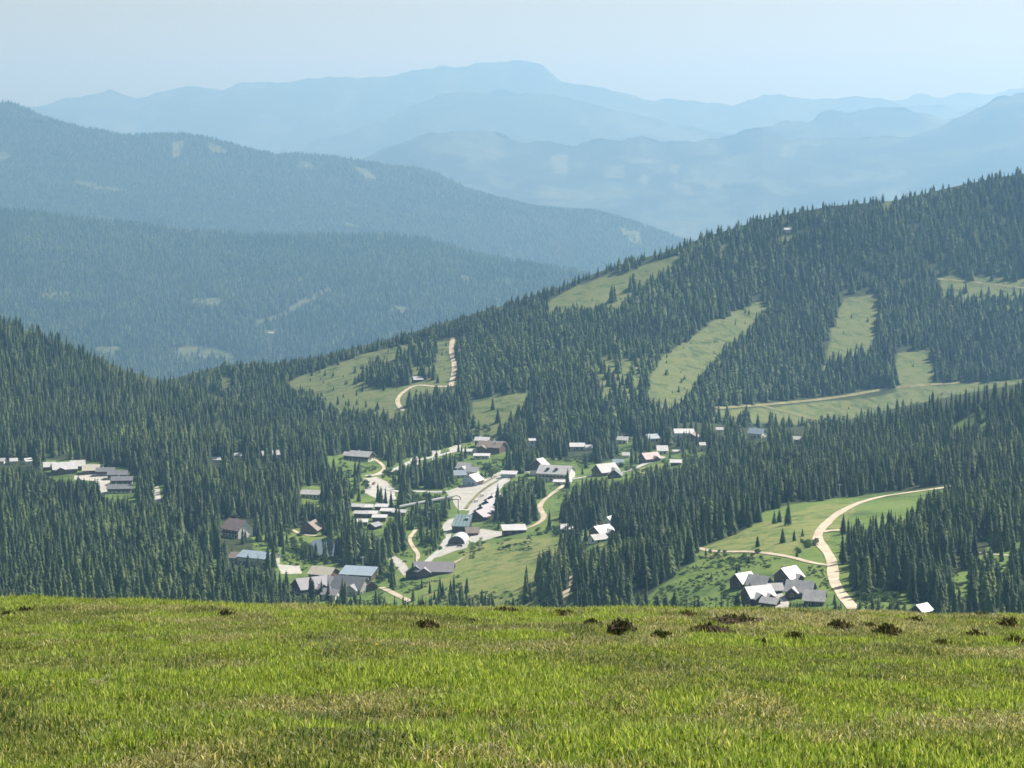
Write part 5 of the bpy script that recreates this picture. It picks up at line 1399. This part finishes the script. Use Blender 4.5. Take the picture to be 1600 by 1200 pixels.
def tuft(seed, n, rad, h, mat, lean=0.5, wid=0.0068, link=True):
    rnd_ = random.Random(seed); b = MB()
    for _ in range(n):
        a = rnd_.uniform(0, 6.283); r0 = rad * math.sqrt(rnd_.random())
        x, y = r0 * math.cos(a), r0 * math.sin(a)
        da = a + rnd_.uniform(-1.2, 1.2); hh = h * rnd_.uniform(0.45, 1.15); ln = hh * lean * rnd_.uniform(0.2, 1.3)
        dx, dy = math.cos(da), math.sin(da); fa = rnd_.uniform(0, 6.28); wx, wy = math.cos(fa) * wid, math.sin(fa) * wid
        w_ = rnd_.uniform(0.7, 1.5)
        wx *= w_; wy *= w_
        m1 = (x + dx * ln * 0.35, y + dy * ln * 0.35, hh * 0.58)
        t1 = (x + dx * ln, y + dy * ln, hh * (1 - 0.25 * ln / max(hh, 0.01)))
        b.add([(x - wx, y - wy, -0.03), (x + wx, y + wy, -0.03), (m1[0] - wx * 0.8, m1[1] - wy * 0.8, m1[2]), (m1[0] + wx * 0.8, m1[1] + wy * 0.8, m1[2]), t1], [(0, 1, 3, 2), (2, 3, 4)])
    return b.mesh('tuft', [M[mat]])
tuft_coll = bpy.data.collections.new('grass_tuft_shapes')
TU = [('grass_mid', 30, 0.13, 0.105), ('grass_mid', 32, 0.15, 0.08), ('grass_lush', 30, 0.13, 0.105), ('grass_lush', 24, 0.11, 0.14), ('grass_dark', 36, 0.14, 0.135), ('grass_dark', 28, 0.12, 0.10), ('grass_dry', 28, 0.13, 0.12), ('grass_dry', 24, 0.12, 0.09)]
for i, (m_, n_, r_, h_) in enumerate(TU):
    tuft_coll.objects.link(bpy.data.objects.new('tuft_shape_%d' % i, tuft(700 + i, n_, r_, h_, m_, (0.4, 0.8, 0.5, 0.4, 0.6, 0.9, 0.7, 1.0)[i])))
# even cover over the visible ground, thinner further off
gy = []
NG = 165000
u = RNG.random(NG * 2)
gy = np.sqrt(12.0 ** 2 + u * (76.0 ** 2 - 12.0 ** 2))
gx = (RNG.random(NG * 2) * 2 - 1) * (gy * 0.262 + 4.5)
keepg = RNG.random(NG * 2) < np.clip(1.05 - gy / 110.0, 0.35, 1.0)
gx, gy = gx[keepg], gy[keepg]
gz = meadow_z(gx, gy)
lush = fbm(gx / 1.9, gy / 3.2, 201, 3) + 0.35 * vnoise(gx / 0.6, gy / 0.8, 5) + np.clip((28 - gy) / 80, 0, 0.12)
dark = fbm(gx / 1.5, gy / 2.6, 301, 3) + 0.35 * vnoise(gx / 0.7, gy / 0.9, 6)
dry = fbm(gx / 2.2, gy / 3.6, 401, 3) + 0.2 * vnoise(gx / 1.1, gy / 1.2, 7) + np.clip((gy - 34) / 80, -0.05, 0.3)
r = RNG.random(len(gx)) * 0.3 - 0.15
cls = np.zeros(len(gx), int)
cls = np.where(dry + r > 0.125, 3, cls); cls = np.where(dark + r > 0.19, 2, cls); cls = np.where(lush + r > 0.15, 1, cls)
ok = np.ones(len(gx), bool)
for a in MOUNDS:
    b = meadow_hit(a[0], a[1]); rx = a[2] * b.y / F / 2
    ok &= ~(((gx - b.x) / (rx * 0.72)) ** 2 + ((gy - b.y + 0.4) / (rx * 0.62 + 0.8)) ** 2 < 1)
gx, gy, gz, cls = gx[ok], gy[ok], gz[ok], cls[ok]
ix = cls * 2 + RNG.integers(0, 2, len(gx))
s = RNG.uniform(0.6, 1.15, len(gx)) * np.where(cls == 1, 1.12, 1.0) * (1 + 0.5 * fbm(gx / 1.6, gy / 1.8, 88, 2)) * np.clip(1.0 + (gy - 40) / 130, 0.85, 1.3)
scatter('grass', 'thick tufted alpine grass in fresh, dark and dry patches covering the meadow', np.stack([gx, gy, gz], -1), np.stack([s, s, s], -1),
        np.stack([RNG.normal(0, 0.12, len(gx)), RNG.normal(0, 0.12, len(gx)), RNG.uniform(0, 6.28, len(gx))], -1), ix, tuft_coll)

def mound(px, py, wpx, hpx, label, sprigs=140, mat='heather', name='heather_mound', cat='mound'):
    b = meadow_hit(px, py)
    rx = wpx * b.y / F / 2; hh = hpx * b.y / F
    rnd_ = random.Random(int(px * 7 + py))
    root = empty(name, b); tag(root, label, cat, 'dark mounds on the meadow')
    n, m_ = 14, 5
    hh = hh * 1.0 + 0.04
    V = [(0, 0, hh * 0.8)]; Fc = []
    for j in range(1, m_ + 1):
        t = j / m_
        for k in range(n):
            a = 6.283 * k / n
            rr = rx * t * (1 + 0.22 * math.sin(3 * a + px) + 0.15 * rnd_.uniform(-1, 1))
            V.append((rr * math.cos(a), rr * 0.8 * math.sin(a), hh * 0.8 * (1 - t ** 2.2) * rnd_.uniform(0.8, 1.15) - (0.12 if j == m_ else 0)))
    for k in range(n):
        Fc.append((0, 1 + k, 1 + (k + 1) % n))
        for j in range(m_ - 1):
            a0 = 1 + j * n; Fc.append((a0 + k, a0 + n + k, a0 + n + (k + 1) % n, a0 + (k + 1) % n))
    q = MB(); q.add(V, Fc); mesh_obj('soil', q.mesh('soil', [M['peat']]), root)
    q = MB()
    for _ in range(sprigs):
        a = rnd_.uniform(0, 6.283); t = math.sqrt(rnd_.random()); x = rx * t * math.cos(a); y = rx * 0.8 * t * math.sin(a); z = hh * 0.8 * (1 - t ** 2.2) - 0.03
        l_ = rnd_.uniform(0.05, 0.14) * (0.7 + hh); dx, dy = rnd_.uniform(-0.6, 0.6) * l_, rnd_.uniform(-0.6, 0.6) * l_
        w_ = 0.016; fa = rnd_.uniform(0, 6.28); wx, wy = math.cos(fa) * w_, math.sin(fa) * w_
        q.add([(x - wx, y - wy, z), (x + wx, y + wy, z), (x + dx * 0.5 + wx * 1.6, y + dy * 0.5 + wy * 1.6, z + l_ * 0.55), (x + dx, y + dy, z + l_), (x + dx * 0.5 - wx * 1.6, y + dy * 0.5 - wy * 1.6, z + l_ * 0.55)], [(0, 1, 2, 4), (4, 2, 3)])
    tag(mesh_obj('sprigs', q.mesh('sprigs', [M[mat]]), root), kind='stuff')
for a in MOUNDS:
    mound(*a[:5], sprigs=int(50 + a[2] * 1.1))

def straw(px, py, wpx, hpx, label, dense=36):
    b = meadow_hit(px, py); h_ = hpx * b.y / F
    root = empty('straw_tuft', b); tag(root, label, 'dry grass', 'bleached straw tufts on the meadow')
    mesh_obj('blades', tuft(int(px), dense, wpx * b.y / F / 2.4, h_, 'straw', 0.9, 0.006), root)
    mesh_obj('short_blades', tuft(int(px) + 1, dense // 2, wpx * b.y / F / 2, h_ * 0.5, 'grass_dry', 0.9, 0.006), root)
straw(158, 1078, 24, 26, 'bleached straw tuft leaning on the left part of the meadow', 26)
straw(302, 1012, 26, 16, 'pale straw tuft nearest to the left crest', 22)
straw(340, 1072, 34, 13, 'low pale straw tuft right of the leaning one', 24)
straw(1400, 1070, 40, 14, 'low straw tuft on the right part of the meadow', 14)

def flower(px, py, label):
    b = meadow_hit(px, py); root = empty('yellow_flower', b); tag(root, label, 'flower')
    q = MB(); q.tube((0, 0, 0), (0.01, 0, 0.2), 0.005, 0.004, 5); mesh_obj('stem', q.mesh('stem', [M['grass_mid']]), root)
    ym = M.get('petal') or plain('yellow_petals', (0.7, 0.5, 0.02), 0.6, 0.1); M['petal'] = ym
    q = MB()
    for k in range(7):
        a = 6.283 * k / 7; q.add([(0.01, 0, 0.2), (0.01 + 0.024 * math.cos(a - 0.35), 0.024 * math.sin(a - 0.35), 0.215), (0.01 + 0.03 * math.cos(a), 0.03 * math.sin(a), 0.212), (0.01 + 0.024 * math.cos(a + 0.35), 0.024 * math.sin(a + 0.35), 0.215)], [(0, 1, 2, 3)])
    mesh_obj('petals', q.mesh('petals', [ym]), root)
flower(588, 1030, 'yellow flower on the left half of the meadow')

def stake():
    b = meadow_hit(667, 942); root = empty('wooden_stake', b); tag(root, 'dark wooden stake leaning on the meadow crest', 'stake')
    q = MB(); q.tube((0.08, 0, -0.2), (-0.10, 0.02, 0.28), 0.04, 0.036, 7); mesh_obj('post', q.mesh('post', [M['wood']]), root)
    q = MB(); q.tube((-0.10, 0.02, 0.28), (-0.117, 0.022, 0.33), 0.036, 0.015, 7); mesh_obj('tip', q.mesh('tip', [M['bark']]), root)
stake()

# ------------------------------------------------------------------ haze
hb = MB(); _zs = [float(l.full[2].max()) for l in LAYERS.values()]; _zl = [float(l.full[2].min()) for l in LAYERS.values()]
hb.box(-16000, 16000, -400, 39000, min(_zl) - 1.0, max(_zs) + 12.0)
hm = bpy.data.materials.new('haze'); hm.use_nodes = True
hn = hm.node_tree.nodes; hn.remove(hn['Principled BSDF'])
pv = hn.new('ShaderNodeVolumePrincipled')
pv.inputs['Color'].default_value = (*HAZE_COLOR, 1)
pv.inputs['Absorption Color'].default_value = (*HAZE_ABSORB, 1)
pv.inputs['Density'].default_value = HAZE_DENSITY
pv.inputs['Anisotropy'].default_value = 0.35
hm.node_tree.links.new(pv.outputs[0], hn['Material Output'].inputs['Volume'])
hz = mesh_obj('haze', hb.mesh('haze', [hm]))
tag(hz, 'thin blue summer haze filling the valley air', kind='stuff')
hz.display_type = 'WIRE'
